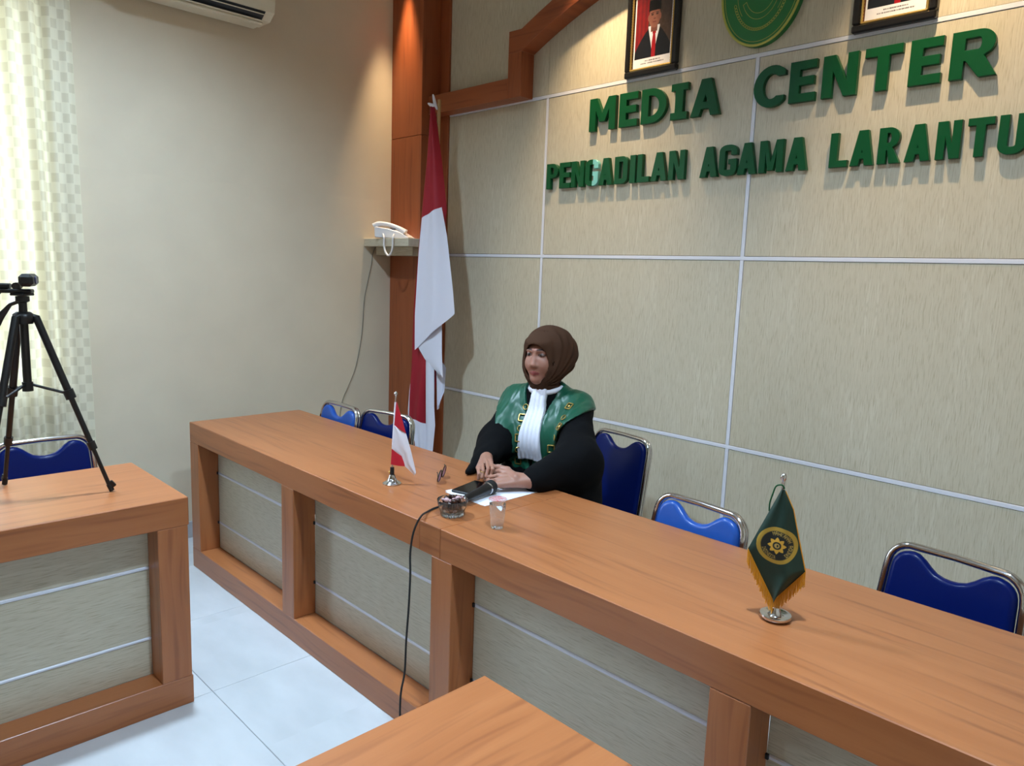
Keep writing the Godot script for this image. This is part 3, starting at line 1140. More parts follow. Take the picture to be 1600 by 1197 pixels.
# ------------------------------------------------------------------ portraits
func portrait_texture(second: bool) -> ImageTexture:
	var w := 240
	var h := 342
	var img := Image.create(w, h, false, Image.FORMAT_RGB8)
	var n := noise(51 + int(second), 0.03, 3)
	for y in h:
		for x in w:
			var u := float(x) / w
			var q := (h - y) / float(w) - 0.18      # height above the caption, in widths
			var g := 0.04 * n.get_noise_2d(x, y)
			var c := Color(0.88, 0.89, 0.92)
			if u > 0.03 and u < 0.97 and q > 0.0 and q < 1.21:
				c = Color(0.30 + g, 0.24 + g, 0.21 + g)
				if u < 0.36 - 0.02 * sin(q * 5.0):
					c = Color(0.46 + g + 0.05 * sin(u * 60.0), 0.10, 0.12)
				if second:
					c = Color(0.36 + g, 0.38 + g, 0.42 + g)
				var a := u - 0.52
				# jacket
				var sh := 0.60 - 1.1 * maxf(absf(a) - 0.12, 0.0) * (0.55 + absf(a)) * 1.1
				if q < sh:
					c = Color(0.075 + g * 0.3, 0.085 + g * 0.3, 0.115 + g * 0.3)
				# shirt and tie
				var vw := 0.15 * clampf((q - 0.0) / 0.58, 0.0, 1.0)
				if q < 0.62 and absf(a) < vw:
					c = Color(0.86, 0.88, 0.93)
				if q < 0.52 and absf(a - 0.01) < (0.052 - 0.03 * clampf((q - 0.3) / 0.2, 0.0, 1.0) if q < 0.46 else 0.045):
					c = Color(0.60, 0.06, 0.10)
				# neck, face, ears
				if absf(a) < 0.085 and q > 0.50 and q < 0.66:
					c = Color(0.46, 0.29, 0.25)
				var f := Vector2(a / 0.150, (q - 0.79) / 0.215)
				if f.length() < 1.0 or Vector2((absf(a) - 0.15) / 0.025, (q - 0.78) / 0.06).length() < 1.0:
					c = Color(0.56 + g, 0.37 + g, 0.32 + g)
				for e in [-1.0, 1.0]:
					if Vector2((a - e * 0.062) / 0.032, (q - 0.835) / 0.012).length() < 1.0:
						c = Color(0.12, 0.08, 0.08)
					if Vector2((a - e * 0.065) / 0.042, (q - 0.872 + absf(a) * 0.1) / 0.008).length() < 1.0:
						c = Color(0.16, 0.11, 0.10)
				if Vector2(a / 0.032, (q - 0.755) / 0.012).length() < 1.0:
					c = Color(0.42, 0.25, 0.22)
				if Vector2(a / 0.055, (q - 0.69) / 0.011).length() < 1.0:
					c = Color(0.45, 0.20, 0.21)
				# black cap
				if q > 0.92 - 0.05 * a * a * 10.0 and q < 1.12 and absf(a) < 0.158 - 0.03 * (q - 0.92):
					c = Color(0.05, 0.05, 0.06)
			# caption in small print: two lines of ink
			for row in [[-0.055, 0.30, 0.72], [-0.105, 0.20, 0.82]]:
				if absf(q - row[0]) < 0.011 and u > row[1] and u < row[2]:
					if n.get_noise_2d(x * 14.0, row[0] * 900.0 + (y % 3)) > -0.12:
						c = Color(0.32, 0.32, 0.36)
			img.set_pixel(x, y, c)
	return tex(img)

func portrait(label: String, x0: float, second: bool) -> void:
	var w := 0.30
	var h := 0.41
	var t := thing("framed_portrait", label, "picture", Vector3(x0, 2.522, 0.0), 0.0, "framed portraits on the panelled wall")
	for e in [[0.0, 0.0, w, 0.03], [0.0, h - 0.03, w, h], [0.0, 0.03, 0.03, h - 0.03], [w - 0.03, 0.03, w, h - 0.03]]:
		part("frame_bar", box_mesh(Vector3(e[0], e[1], 0.0), Vector3(e[2], e[3], 0.03), 0.006), M.frame_black, t)
	# gilded bead inside the black moulding
	var st := begin()
	var a := 0.034
	var sides := [[Vector2(a, a), Vector2(w - a, a)], [Vector2(w - a, a), Vector2(w - a, h - a)], [Vector2(w - a, h - a), Vector2(a, h - a)], [Vector2(a, h - a), Vector2(a, a)]]
	for s in sides:
		var pts := []
		var rad := []
		var nn := int((s[1] - s[0]).length() / 0.006)
		for i in nn + 1:
			var p: Vector2 = (s[0] as Vector2).lerp(s[1], float(i) / nn)
			pts.append(Vector3(p.x, p.y, 0.021))
			rad.append(0.0062 if i % 2 == 0 else 0.0044)
		tube(st, pts, rad, 6)
	part("gilt_bead", st.commit(), M.gold, t)
	part("inner_lip", box_mesh(Vector3(0.03, 0.03, 0.004), Vector3(w - 0.03, h - 0.03, 0.012), 0.0), M.frame_brown, t)
	var q := begin()
	var b := 0.042
	var z := 0.0135
	quad(q, Vector3(b, b, z), Vector3(w - b, b, z), Vector3(w - b, h - b, z), Vector3(b, h - b, z), Vector3.BACK, Vector3.BACK, Vector3.BACK, Vector3.BACK, Vector2(0, 1), Vector2(1, 1), Vector2(1, 0), Vector2(0, 0))
	var pm := mat(Color.WHITE, 0.3)
	pm.albedo_texture = portrait_texture(second)
	part("print", q.commit(), pm, t)

# ------------------------------------------------------------------ seal
func make_seal() -> void:
	var t := thing("court_seal", "oval green seal with yellow rim and chain on the panelled wall", "emblem", Vector3(2.487, 2.786, 0.0))
	var o := PackedVector2Array(arc(Vector2.ZERO, Vector2(0.186, 0.238), 0, 352.5, 47))
	var st := begin()
	prism(st, o, [], 0.03, 0.003)
	part("disc", st.commit(), M.seal_green, t)
	var ell := func(rx: float, ry: float, z: float, a0 := 0.0, a1 := 360.0, n := 60) -> Array:
		var out := []
		for i in n:
			var a := deg_to_rad(lerpf(a0, a1, float(i) / (n if a1 - a0 > 359.0 else n - 1)))
			out.append(Vector3(cos(a) * rx, sin(a) * ry, z))
		return out
	st = begin()
	tube(st, ell.call(0.181, 0.233, 0.0295), 0.0055, 8, true)
	part("rim", st.commit(), M.seal_yellow, t)
	st = begin()
	tube(st, ell.call(0.168, 0.218, 0.0302), 0.0013, 5, true)
	part("inner_line", st.commit(), M.seal_yellow, t)
	# chain of small links round the lower half
	st = begin()
	for i in 30:
		var a := deg_to_rad(200.0 + 140.0 * i / 29.0)
		var c := Vector3(cos(a) * 0.122, sin(a) * 0.168, 0.0305)
		var link := []
		for k in 8:
			var b := TAU * k / 8.0
			var dir := Vector3(-sin(a) * 0.122, cos(a) * 0.168, 0).normalized()
			var side := Vector3(-dir.y, dir.x, 0)
			link.append(c + dir * cos(b) * 0.0085 + side * sin(b) * 0.0052)
		tube(st, link, 0.0012, 4, true)
	part("chain", st.commit(), M.seal_yellow, t)
	# ribbon: two arcs closed by notched ends
	st = begin()
	var inner: Array = ell.call(0.072, 0.104, 0.0305, 208.0, 332.0, 22)
	var outer: Array = ell.call(0.088, 0.128, 0.0305, 206.0, 334.0, 22)
	tube(st, inner, 0.0011, 4)
	tube(st, outer, 0.0011, 4)
	for e in [0, 21]:
		var mid: Vector3 = (inner[e] + outer[e]) * 0.5 + Vector3(-0.008 if e == 0 else 0.008, -0.006, 0)
		tube(st, [inner[e], mid, outer[e]], 0.0011, 4)
	part("ribbon", st.commit(), M.seal_yellow, t)
	st = begin()
	tube(st, ell.call(0.108, 0.152, 0.0302, 170.0, 222.0, 16), 0.0011, 4)
	tube(st, ell.call(0.108, 0.152, 0.0302, -42.0, 10.0, 16), 0.0011, 4)
	part("inner_arc", st.commit(), M.seal_yellow, t)
	# eight-pointed burst in the middle
	var star := PackedVector2Array()
	for i in 16:
		var a := TAU * i / 16.0
		star.append(Vector2(cos(a), sin(a)) * (0.055 if i % 2 == 0 else 0.034) + Vector2(0, 0.03))
	st = begin()
	prism(st, star, [], 0.033, 0.001)
	part("burst", st.commit(), M.seal_yellow, t)

# ------------------------------------------------------------------ air conditioner
func make_aircon() -> void:
	var t := thing("air_conditioner", "cream split air conditioner high on the painted wall", "air conditioner", Vector3(0, 2.86, 1.06))
	var body := PackedVector2Array([Vector2(0, 0.02), Vector2(0.02, 0.0), Vector2(0.15, 0.0), Vector2(0.205, 0.035), Vector2(0.215, 0.09), Vector2(0.205, 0.25), Vector2(0.17, 0.285), Vector2(0, 0.29)])
	var xf := Transform3D(Basis(Vector3(1, 0, 0), Vector3(0, 1, 0), Vector3(0, 0, 1)), Vector3.ZERO)
	var st := begin()
	prism(st, body, [], 0.82, 0.004, xf)
	part("body", st.commit(), M.cream_plastic, t)
	# slanted outlet under the front with two open blades
	part("outlet", box_mesh(Vector3(-0.030, -0.002, 0.05), Vector3(0.030, 0.003, 0.77), 0.001), M.grey_dark, t, Vector3(0.178, 0.0165, 0), Vector3(0, 0, 0.567))
	for k in 2:
		var lf := part("louver", box_mesh(Vector3(-0.016, -0.002, 0.055), Vector3(0.016, 0.002, 0.765), 0.001), M.cream_plastic, t, Vector3(0.160 + 0.036 * k, -0.004 + 0.022 * k, 0), Vector3(0, 0, -0.25))
		lf.set_meta("label", "cream louver blade")
	part("lower_lip", box_mesh(Vector3(0.02, -0.016, 0.03), Vector3(0.13, 0.002, 0.79), 0.006), M.cream_plastic, t)
	part("end_slot", box_mesh(Vector3(0.06, 0.06, -0.003), Vector3(0.17, 0.20, 0.001), 0.001), M.grey_plastic, t)
	part("drain_tab", box_mesh(Vector3(0.01, -0.012, 0.08), Vector3(0.03, 0.0, 0.12), 0.002), M.black_plastic, t)

# ------------------------------------------------------------------ curtain
func make_curtain() -> void:
	var h0 := 0.06
	var h1 := 3.2
	var z0 := 1.985
	var z1 := 2.60
	var fn := func(u: float, v: float) -> Vector3:
		var y := lerpf(h1, h0, v)
		# a flat edge, then gathered folds
		var z := lerpf(z0 + 0.03 * (1.0 - v), z1, u)
		var f := clampf((u - 0.12) / 0.10, 0.0, 1.0)
		var x := 0.07 + f * 0.024 * sin((u - 0.12) * TAU * 7.4 + 0.6 * sin(v * 2.0)) + 0.008 * sin(u * 23.0 + v * 2.0) + 0.004 * sin(u * 61.0 - v * 5.0)
		return Vector3(x, y, z)
	var t := thing("curtain", "cream curtain with woven squares hanging beside the window", "curtain", Vector3.ZERO)
	part("cloth", cloth(fn, 110, 40, Vector2(10.2, 34.0)), M.curtain, t)
	part("rod", tube_mesh([Vector3(0.085, 3.22, 1.9), Vector3(0.085, 3.22, 4.5)], 0.012, 10), M.aluminium, t)

# ------------------------------------------------------------------ shelf, telephone, wire
func make_shelf() -> void:
	var t := thing("wall_shelf", "small pale wood shelf fixed in the corner, holding the telephone", "shelf", Vector3(0, 1.645, 0.15))
	part("board", box_mesh(Vector3(0.0, 0.053, 0.0), Vector3(0.477, 0.102, 0.204), 0.002, 0), M.ash, t)
	part("bracket_box", box_mesh(Vector3(0.028, 0.0, 0.0), Vector3(0.425, 0.053, 0.132), 0.002, 0), M.ash, t)
	var p := thing("telephone", "white corded desk telephone on the corner shelf", "telephone", Vector3(0.205, 1.747, 0.262), 0.62)
	# base: wedge that slopes down towards the keypad end
	var prof := PackedVector2Array([Vector2(-0.105, 0.012), Vector2(-0.10, 0.005), Vector2(0.112, 0.0), Vector2(0.115, 0.012), Vector2(0.06, 0.042), Vector2(-0.02, 0.062), Vector2(-0.10, 0.072), Vector2(-0.108, 0.06)])
	var st := begin()
	prism(st, prof, [], 0.15, 0.004, Transform3D(Basis.IDENTITY, Vector3(0, 0, -0.075)))
	var phone_base := part("base", st.commit(), M.white_plastic, p)
	# handset along the near side
	st = begin()
	var pts := spline([Vector3(-0.115, 0.074, 0.05), Vector3(-0.085, 0.090, 0.05), Vector3(-0.02, 0.086, 0.05), Vector3(0.05, 0.062, 0.05), Vector3(0.088, 0.038, 0.05)], 5)
	var rad := []
	for i in pts.size():
		var e := absf(i / float(pts.size() - 1) - 0.5) * 2.0
		rad.append(0.0135 + 0.010 * e * e)
	tube(st, pts, rad, 12)
	part("handset", st.commit(), M.white_plastic, p)
	part("cradle_slot", box_mesh(Vector3(-0.06, 0.055, 0.03), Vector3(0.03, 0.064, 0.066), 0.002), M.grey_plastic, p)
	for r in 4:
		for c in 3:
			var o := Vector3(0.028 + r * 0.017, 0.056 - r * 0.0085, -0.052 + c * 0.024)
			part("key", box_mesh(Vector3(-0.005, -0.003, -0.007), Vector3(0.005, 0.003, 0.007), 0.001), M.key_pink, phone_base, o, Vector3(0, 0, -0.47))
	# coiled cord hanging in a loop over the shelf's front edge
	var loop := []
	var ctl := [on_z(598.5, 366, 0.350), on_z(600, 371, 0.366), on_z(600.2, 384, 0.364), on_z(602.5, 394, 0.364), on_z(607, 399.3, 0.364), on_z(611.5, 394, 0.364), on_z(613.5, 384, 0.364), on_z(614, 372, 0.368), on_z(615.5, 366.5, 0.352)]
	var inv := p.transform.affine_inverse()
	for q in spline(ctl, 8):
		loop.append(inv * (q as Vector3))
	part("cord", tube_mesh(loop, 0.0065, 8), M.white_plastic, p)
	# thin wire down the wall
	var w := []
	for q in [[588, 383], [582.5, 397], [580, 415], [574, 443], [569, 470], [566.5, 510], [562.7, 540], [555, 576], [544, 604], [536, 623], [531, 650], [529, 700]]:
		w.append(on_plane(q[0], q[1], Vector3(0.004, 0, 0), Vector3.RIGHT))
	solo("wall_wire", tube_mesh(spline(w, 4), 0.0019, 6), M.wire_grey, "thin dark wire running down the cream wall from the shelf", "wire")

func make_wall_things() -> void:
	M.grey_dark = mat(Color8(52, 56, 64), 0.5)
	M.frame_black = mat(Color8(18, 16, 16), 0.3)
	M.frame_brown = mat(Color8(92, 52, 28), 0.5)
	M.seal_green = mat(Color8(24, 112, 52), 0.4)
	M.seal_yellow = mat(Color8(176, 178, 84), 0.45)
	M.key_pink = mat(Color8(226, 190, 182), 0.5)
	M.wire_grey = mat(Color8(120, 118, 110), 0.6)
	make_lettering()
	portrait("framed portrait of a man in dark suit, red curtain behind him", 1.783, false)
	portrait("framed portrait of a man in dark suit, grey ground behind him", 2.878, true)
	make_seal()
	make_aircon()
	make_curtain()
	make_shelf()

# ------------------------------------------------------------------ hanging cloth between two outlines given as pixels on a plane
func between(lft: Array, rgt: Array, o: Vector3, n: Vector3, off: float, bulge: float, ripple: float, ph: float, nu := 12, nv := 24) -> ArrayMesh:
	var at := func(line: Array, v: float) -> Vector2:
		var f := v * (line.size() - 1)
		var i := mini(int(f), line.size() - 2)
		return Vector2(line[i][0], line[i][1]).lerp(Vector2(line[i + 1][0], line[i + 1][1]), f - i)
	var fn := func(u: float, v: float) -> Vector3:
		var p: Vector2 = (at.call(lft, v) as Vector2).lerp(at.call(rgt, v), u)
		var q := on_plane(p.x, p.y, o, n)
		return q + n * (off + bulge * sin(PI * u) + ripple * sin(u * TAU * 1.5 + ph + v * 2.0))
	return cloth(fn, nu, nv)

func make_tall_flag() -> void:
	var foot := Vector3(0.535, 0.0, 0.215)
	var top := on_z(686.5, 156, 0.215)
	var t := thing("tall_flag", "tall red and white flag draped from a bamboo pole beside the pillar", "flag", foot)
	var inv := -t.position
	part("pole", tube_mesh([Vector3(0, 0.04, 0), top + inv], 0.011, 12), M.bamboo, t)
	part("stand", lathe_mesh([Vector2(0.0, 0.0), Vector2(0.15, 0.0), Vector2(0.15, 0.02), Vector2(0.05, 0.04), Vector2(0.022, 0.06), Vector2(0.02, 0.16), Vector2(0.0, 0.16)], 24), M.black_plastic, t)
	var o := Vector3(0.60, 0, 0.235)
	var n := Vector3(0.32, 0, 0.947)
	var red := between([[676, 168], [672.5, 200], [668, 250], [661, 325], [656, 380], [648, 474], [644.5, 567], [641, 620], [640, 652]], [[679, 168], [683, 200], [689.5, 250], [697, 326], [693, 380], [690, 474], [686, 567], [676, 625], [672, 666]], o, n, 0.0, 0.035, 0.009, 0.4, 20, 60)
	part("red_cloth", red, M.flag_red, t, inv)
	part("white_cloth", between([[668, 342], [663, 399], [657, 492], [656, 546]], [[697, 325], [705, 370], [714.6, 455], [717.8, 490]], o, n, 0.055, 0.018, 0.008, 1.0, 20, 40), M.flag_white, t, inv)
	part("white_cloth", between([[658, 538], [671, 561], [692, 583], [698.5, 588]], [[697, 500], [697, 549], [698, 575], [698.8, 588.5]], o, n, 0.048, 0.008, 0.0, 0.0, 12, 16), M.flag_white, t, inv)
	part("white_cloth", between([[671, 552], [671, 664], [669, 705], [668, 740]], [[684, 560], [684, 635], [685.5, 663], [678, 740]], o, n, 0.040, 0.010, 0.0, 0.0, 8, 24), M.flag_white, t, inv)
	part("white_cloth", between([[683, 560], [684, 600], [684.5, 640]], [[698.5, 575], [696, 611], [685.5, 637]], o, n, 0.012, -0.02, 0.0, 0.0, 8, 16), M.flag_white, t, inv)
	part("white_cloth", between([[644, 566], [638, 610], [635.4, 643], [639, 680], [652, 697], [654, 738]], [[650, 566], [648, 610], [646, 643], [655, 672], [668, 690], [670, 740]], o, n, -0.012, 0.008, 0.0, 0.0, 8, 24), M.flag_white, t, inv)
	part("white_cloth", between([[640, 648], [650, 668], [656, 690], [654, 738]], [[672, 660], [672, 690], [671, 705], [670, 740]], o, n, 0.046, 0.012, 0.008, 0.0, 10, 16), M.flag_white, t, inv)
	# white tie at the top of the pole
	var st := begin()
	tube(st, spline([on_z(683, 171, 0.235), on_z(680, 163, 0.235), on_z(676.5, 147.5, 0.24)], 4), [0.005, 0.006, 0.008, 0.009, 0.010, 0.010, 0.009, 0.007, 0.004], 6)
	tube(st, spline([on_z(681, 164, 0.235), on_z(675, 164.5, 0.24), on_z(668.5, 161.5, 0.245)], 4), [0.005, 0.006, 0.008, 0.010, 0.011, 0.010, 0.009, 0.006, 0.003], 6)
	part("tie", st.commit(), M.flag_white, t, inv)

func make_small_flag() -> void:
	var b := on_y(612.5, 756, DESK)
	var t := thing("table_flag", "small red and white table flag on a bell-shaped chrome stand", "flag", b)
	part("stand", lathe_mesh([Vector2(0.0, 0.0), Vector2(0.034, 0.0), Vector2(0.035, 0.004), Vector2(0.030, 0.008), Vector2(0.019, 0.014), Vector2(0.014, 0.024), Vector2(0.010, 0.036), Vector2(0.0, 0.036)], 28), M.chrome, t)
	part("grip", lathe_mesh([Vector2(0.0, 0.034), Vector2(0.0082, 0.034), Vector2(0.0078, 0.064), Vector2(0.0, 0.066)], 16), M.black_soft, t)
	var nrm := Vector3(CAM.x - b.x, 0, CAM.z - b.z).normalized()
	var ball := on_plane(618.5, 615, b, nrm) - b
	part("pole", tube_mesh([Vector3(0, 0.06, 0), ball], 0.0028, 8), M.chrome, t)
	var xf := Transform3D(Basis.IDENTITY, ball)
	part("finial", lathe_mesh([Vector2(0.0, -0.016), Vector2(0.0035, -0.014), Vector2(0.003, -0.008), Vector2(0.0065, -0.004), Vector2(0.0072, 0.001), Vector2(0.005, 0.006), Vector2(0.0, 0.009)], 14, xf), M.chrome, t)
	var side := nrm.cross(Vector3.UP).normalized()
	part("thumbscrew", lathe_mesh([Vector2(0.0, 0.0), Vector2(0.006, 0.001), Vector2(0.006, 0.004), Vector2(0.0, 0.005)], 10, Transform3D(Basis(Vector3.UP, side, nrm), Vector3(0, 0.045, 0) + side * 0.008)), M.gold, t)
	part("red_cloth", between([[619, 628], [617.5, 646], [616, 664]], [[620.2, 627.5], [627, 650], [634.5, 677]], b, nrm, 0.004, 0.006, 0.0, 0.0, 8, 14), M.small_red, t, -b)
	part("white_cloth", between([[616.4, 628], [614.5, 660], [612, 700]], [[619.5, 628], [617.5, 650], [616.2, 664]], b, nrm, 0.003, 0.003, 0.0, 0.0, 4, 12), M.small_white, t, -b)
	part("white_cloth", between([[616, 663.5], [614, 682], [612, 700.5], [627, 712], [632.6, 728], [647.6, 742.5]], [[616.3, 664], [626, 670], [634.5, 677], [641.6, 702], [646, 720], [650, 737.5]], b, nrm, 0.003, 0.008, 0.002, 0.6, 10, 30), M.small_white, t, -b)
	part("red_cloth", between([[612, 700.5], [611.4, 712], [610.5, 725]], [[627.5, 712], [631, 721], [632.8, 728]], b, nrm, 0.006, 0.006, 0.0, 0.0, 8, 10), M.small_red, t, -b)

# emblem of the green table flag: yellow ring, lettering on its dark band and an eight-pointed burst
func emblem_texture() -> ImageTexture:
	var n := 256
	var img := Image.create(n, n, false, Image.FORMAT_RGB8)
	var weave := noise(61, 0.3, 2)
	var green := Color8(9, 44, 34)
	var gold := Color8(164, 132, 46)
	var dark := Color8(14, 22, 18)
	var font := {"M": [17, 27, 21, 17, 17], "A": [14, 17, 31, 17, 17], "H": [17, 17, 31, 17, 17], "K": [18, 20, 24, 20, 18], "G": [15, 16, 19, 17, 15], "U": [17, 17, 17, 17, 14], "N": [17, 25, 21, 19, 17], "I": [14, 4, 4, 4, 14], "D": [30, 17, 17, 17, 30], "O": [14, 17, 17, 17, 14], "E": [31, 16, 30, 16, 31], "S": [15, 16, 14, 1, 30], " ": [0, 0, 0, 0, 0]}
	for y in n:
		for x in n:
			var p := Vector2((x + 0.5) / n * 2.0 - 1.0, 1.0 - (y + 0.5) / n * 2.0) * 1.25
			var r := p.length()
			var a := atan2(p.y, p.x)
			var c := green
			if r < 1.0:
				c = gold
			if r < 0.80:
				c = dark
			if r < 0.80 and r > 0.77:
				c = gold.lerp(dark, 0.4)
			# burst
			var q := p
			var k := fposmod(atan2(q.y, q.x), PI / 4.0) - PI / 8.0
			var rim := 0.46 - 0.20 * absf(k) / (PI / 8.0)
			if q.length() < 0.46 - (0.46 - 0.30) * (1.0 - absf(k) / (PI / 8.0)):
				c = Color8(196, 150, 50)
			if q.length() < 0.21:
				c = dark
			if q.length() < 0.13:
				c = Color8(168, 138, 70)
			if q.length() < 0.07 and q.x > -0.01:
				c = dark
			# lettering round the band, clockwise from the upper left
			if r > 0.55 and r < 0.76:
				var words := [["MAHKAMAH AGUNG", 112.0, -52.0, true], ["INDONESIA", 196.0, 268.0, false]]
				for w in words:
					var a0 := deg_to_rad(w[1])
					var a1 := deg_to_rad(w[2])
					var s: String = w[0]
					var aa := a
					if not w[3] and aa < 0.0:
						aa += TAU
					var f := (aa - a0) / (a1 - a0)
					if f <= 0.0 or f >= 1.0:
						continue
					var gi := int(f * s.length())
					var gx := f * s.length() - gi
					var gy := (0.75 - r) / 0.19 if w[3] else (r - 0.56) / 0.19
					var col := int(gx * 6.0)
					var row := int(gy * 5.0)
					if col < 5 and row >= 0 and row < 5 and font.has(s[gi]):
						if (int(font[s[gi]][row]) >> (4 - col)) & 1:
							c = gold.lerp(Color.WHITE, 0.12)
			var g := 1.0 + 0.06 * weave.get_noise_2d(x, y)
			img.set_pixel(x, y, Color(c.r * g, c.g * g, c.b * g))
	return tex(img)

func make_green_flag() -> void:
	var b := on_y(1211, 967, DESK)
	var t := thing("table_flag", "small dark green table flag with gold fringe and round emblem", "flag", b)
	part("stand", lathe_mesh([Vector2(0.0, 0.0), Vector2(0.024, 0.0), Vector2(0.034, 0.004), Vector2(0.0375, 0.010), Vector2(0.036, 0.014), Vector2(0.030, 0.014), Vector2(0.022, 0.009), Vector2(0.017, 0.010), Vector2(0.012, 0.018), Vector2(0.008, 0.03), Vector2(0.0, 0.03)], 32), M.chrome, t)
	var nrm := Vector3(CAM.x - b.x, 0, CAM.z - b.z).normalized()
	var side := Vector3.UP.cross(nrm).normalized()
	var ball := on_plane(1224.5, 747, b, nrm) - b
	part("pole", tube_mesh([Vector3(0, 0.02, 0), ball], 0.0035, 10), M.chrome, t)
	part("finial", lathe_mesh([Vector2(0.0, -0.018), Vector2(0.004, -0.016), Vector2(0.0035, -0.008), Vector2(0.0068, -0.002), Vector2(0.0075, 0.004), Vector2(0.005, 0.010), Vector2(0.0, 0.012)], 14, Transform3D(Basis.IDENTITY, ball)), M.chrome, t)
	# cloth: a diamond hanging from one corner, folded round the pole
	var lft := [[1222, 762], [1202, 797], [1169.5, 854], [1189, 895], [1208.3, 935.5]]
	var rgt := [[1226, 762], [1240, 795], [1250, 850], [1258.5, 892], [1209, 936]]
	var at := func(line: Array, v: float) -> Vector2:
		var f := v * (line.size() - 1)
		var i := mini(int(f), line.size() - 2)
		return Vector2(line[i][0], line[i][1]).lerp(Vector2(line[i + 1][0], line[i + 1][1]), f - i)
	var put := func(u: float, v: float) -> Vector3:
		var p: Vector2 = (at.call(lft, v) as Vector2).lerp(at.call(rgt, v), u)
		var q := on_plane(p.x, p.y, b, nrm)
		return q + nrm * (0.008 + 0.016 * sin(PI * u) + 0.004 * sin(u * 9.0 + v * 3.0)) - b
	var mid := on_plane(1214.5, 848, b, nrm) - b
	var mc := cloth(put, 24, 36)
	var arr := mc.surface_get_arrays(0)
	var uv: PackedVector2Array = arr[Mesh.ARRAY_TEX_UV]
	var vs: PackedVector3Array = arr[Mesh.ARRAY_VERTEX]
	for i in vs.size():
		var d := vs[i] - mid
		uv[i] = Vector2(0.5 + d.dot(side) / (0.0465 * 2.5), 0.5 - d.y / (0.0445 * 2.5))
	arr[Mesh.ARRAY_TEX_UV] = uv
	var am := ArrayMesh.new()
	am.add_surface_from_arrays(Mesh.PRIMITIVE_TRIANGLES, arr)
	var cm := mat(Color.WHITE, 0.62)
	cm.albedo_texture = emblem_texture()
	cm.texture_repeat = false
	part("cloth", am, cm, t)
	# fringe: hanging threads along both lower edges
	var st := begin()
	for e in 2:
		for i in 62:
			var f := i / 61.0
			var v := lerpf(0.5, 1.0, f) if e == 0 else lerpf(0.745, 1.0, f)
			var p: Vector3 = put.call(0.0 if e == 0 else 1.0, v)
			p += nrm * (0.001 if i % 2 else -0.001)
			var l := 0.036 + 0.003 * sin(i * 2.3)
			tube(st, [p, p + Vector3(0, -l * 0.5, 0) + side * 0.0006 * sin(i * 1.7), p + Vector3(0, -l, 0) + side * 0.0016 * sin(i * 0.9)], 0.00085, 4)
	var fr := part("fringe", st.commit(), M.gold_thread, t)
	fr.set_meta("kind", "stuff")
	part("edge_cord", tube_mesh([put.call(1.0, 0.03), put.call(1.0, 0.12), put.call(1.0, 0.25), put.call(1.0, 0.45), put.call(1.0, 0.74)], 0.0014, 6), M.gold_thread, t)
	var cord := []
	for q in [[1226, 763], [1222, 757.5], [1213, 759], [1208, 770], [1203, 785], [1202, 798]]:
		cord.append(on_plane(q[0], q[1], b, nrm) - b + nrm * 0.004)
	part("tie_cord", tube_mesh(spline(cord, 4), 0.0018, 6), M.green, t)

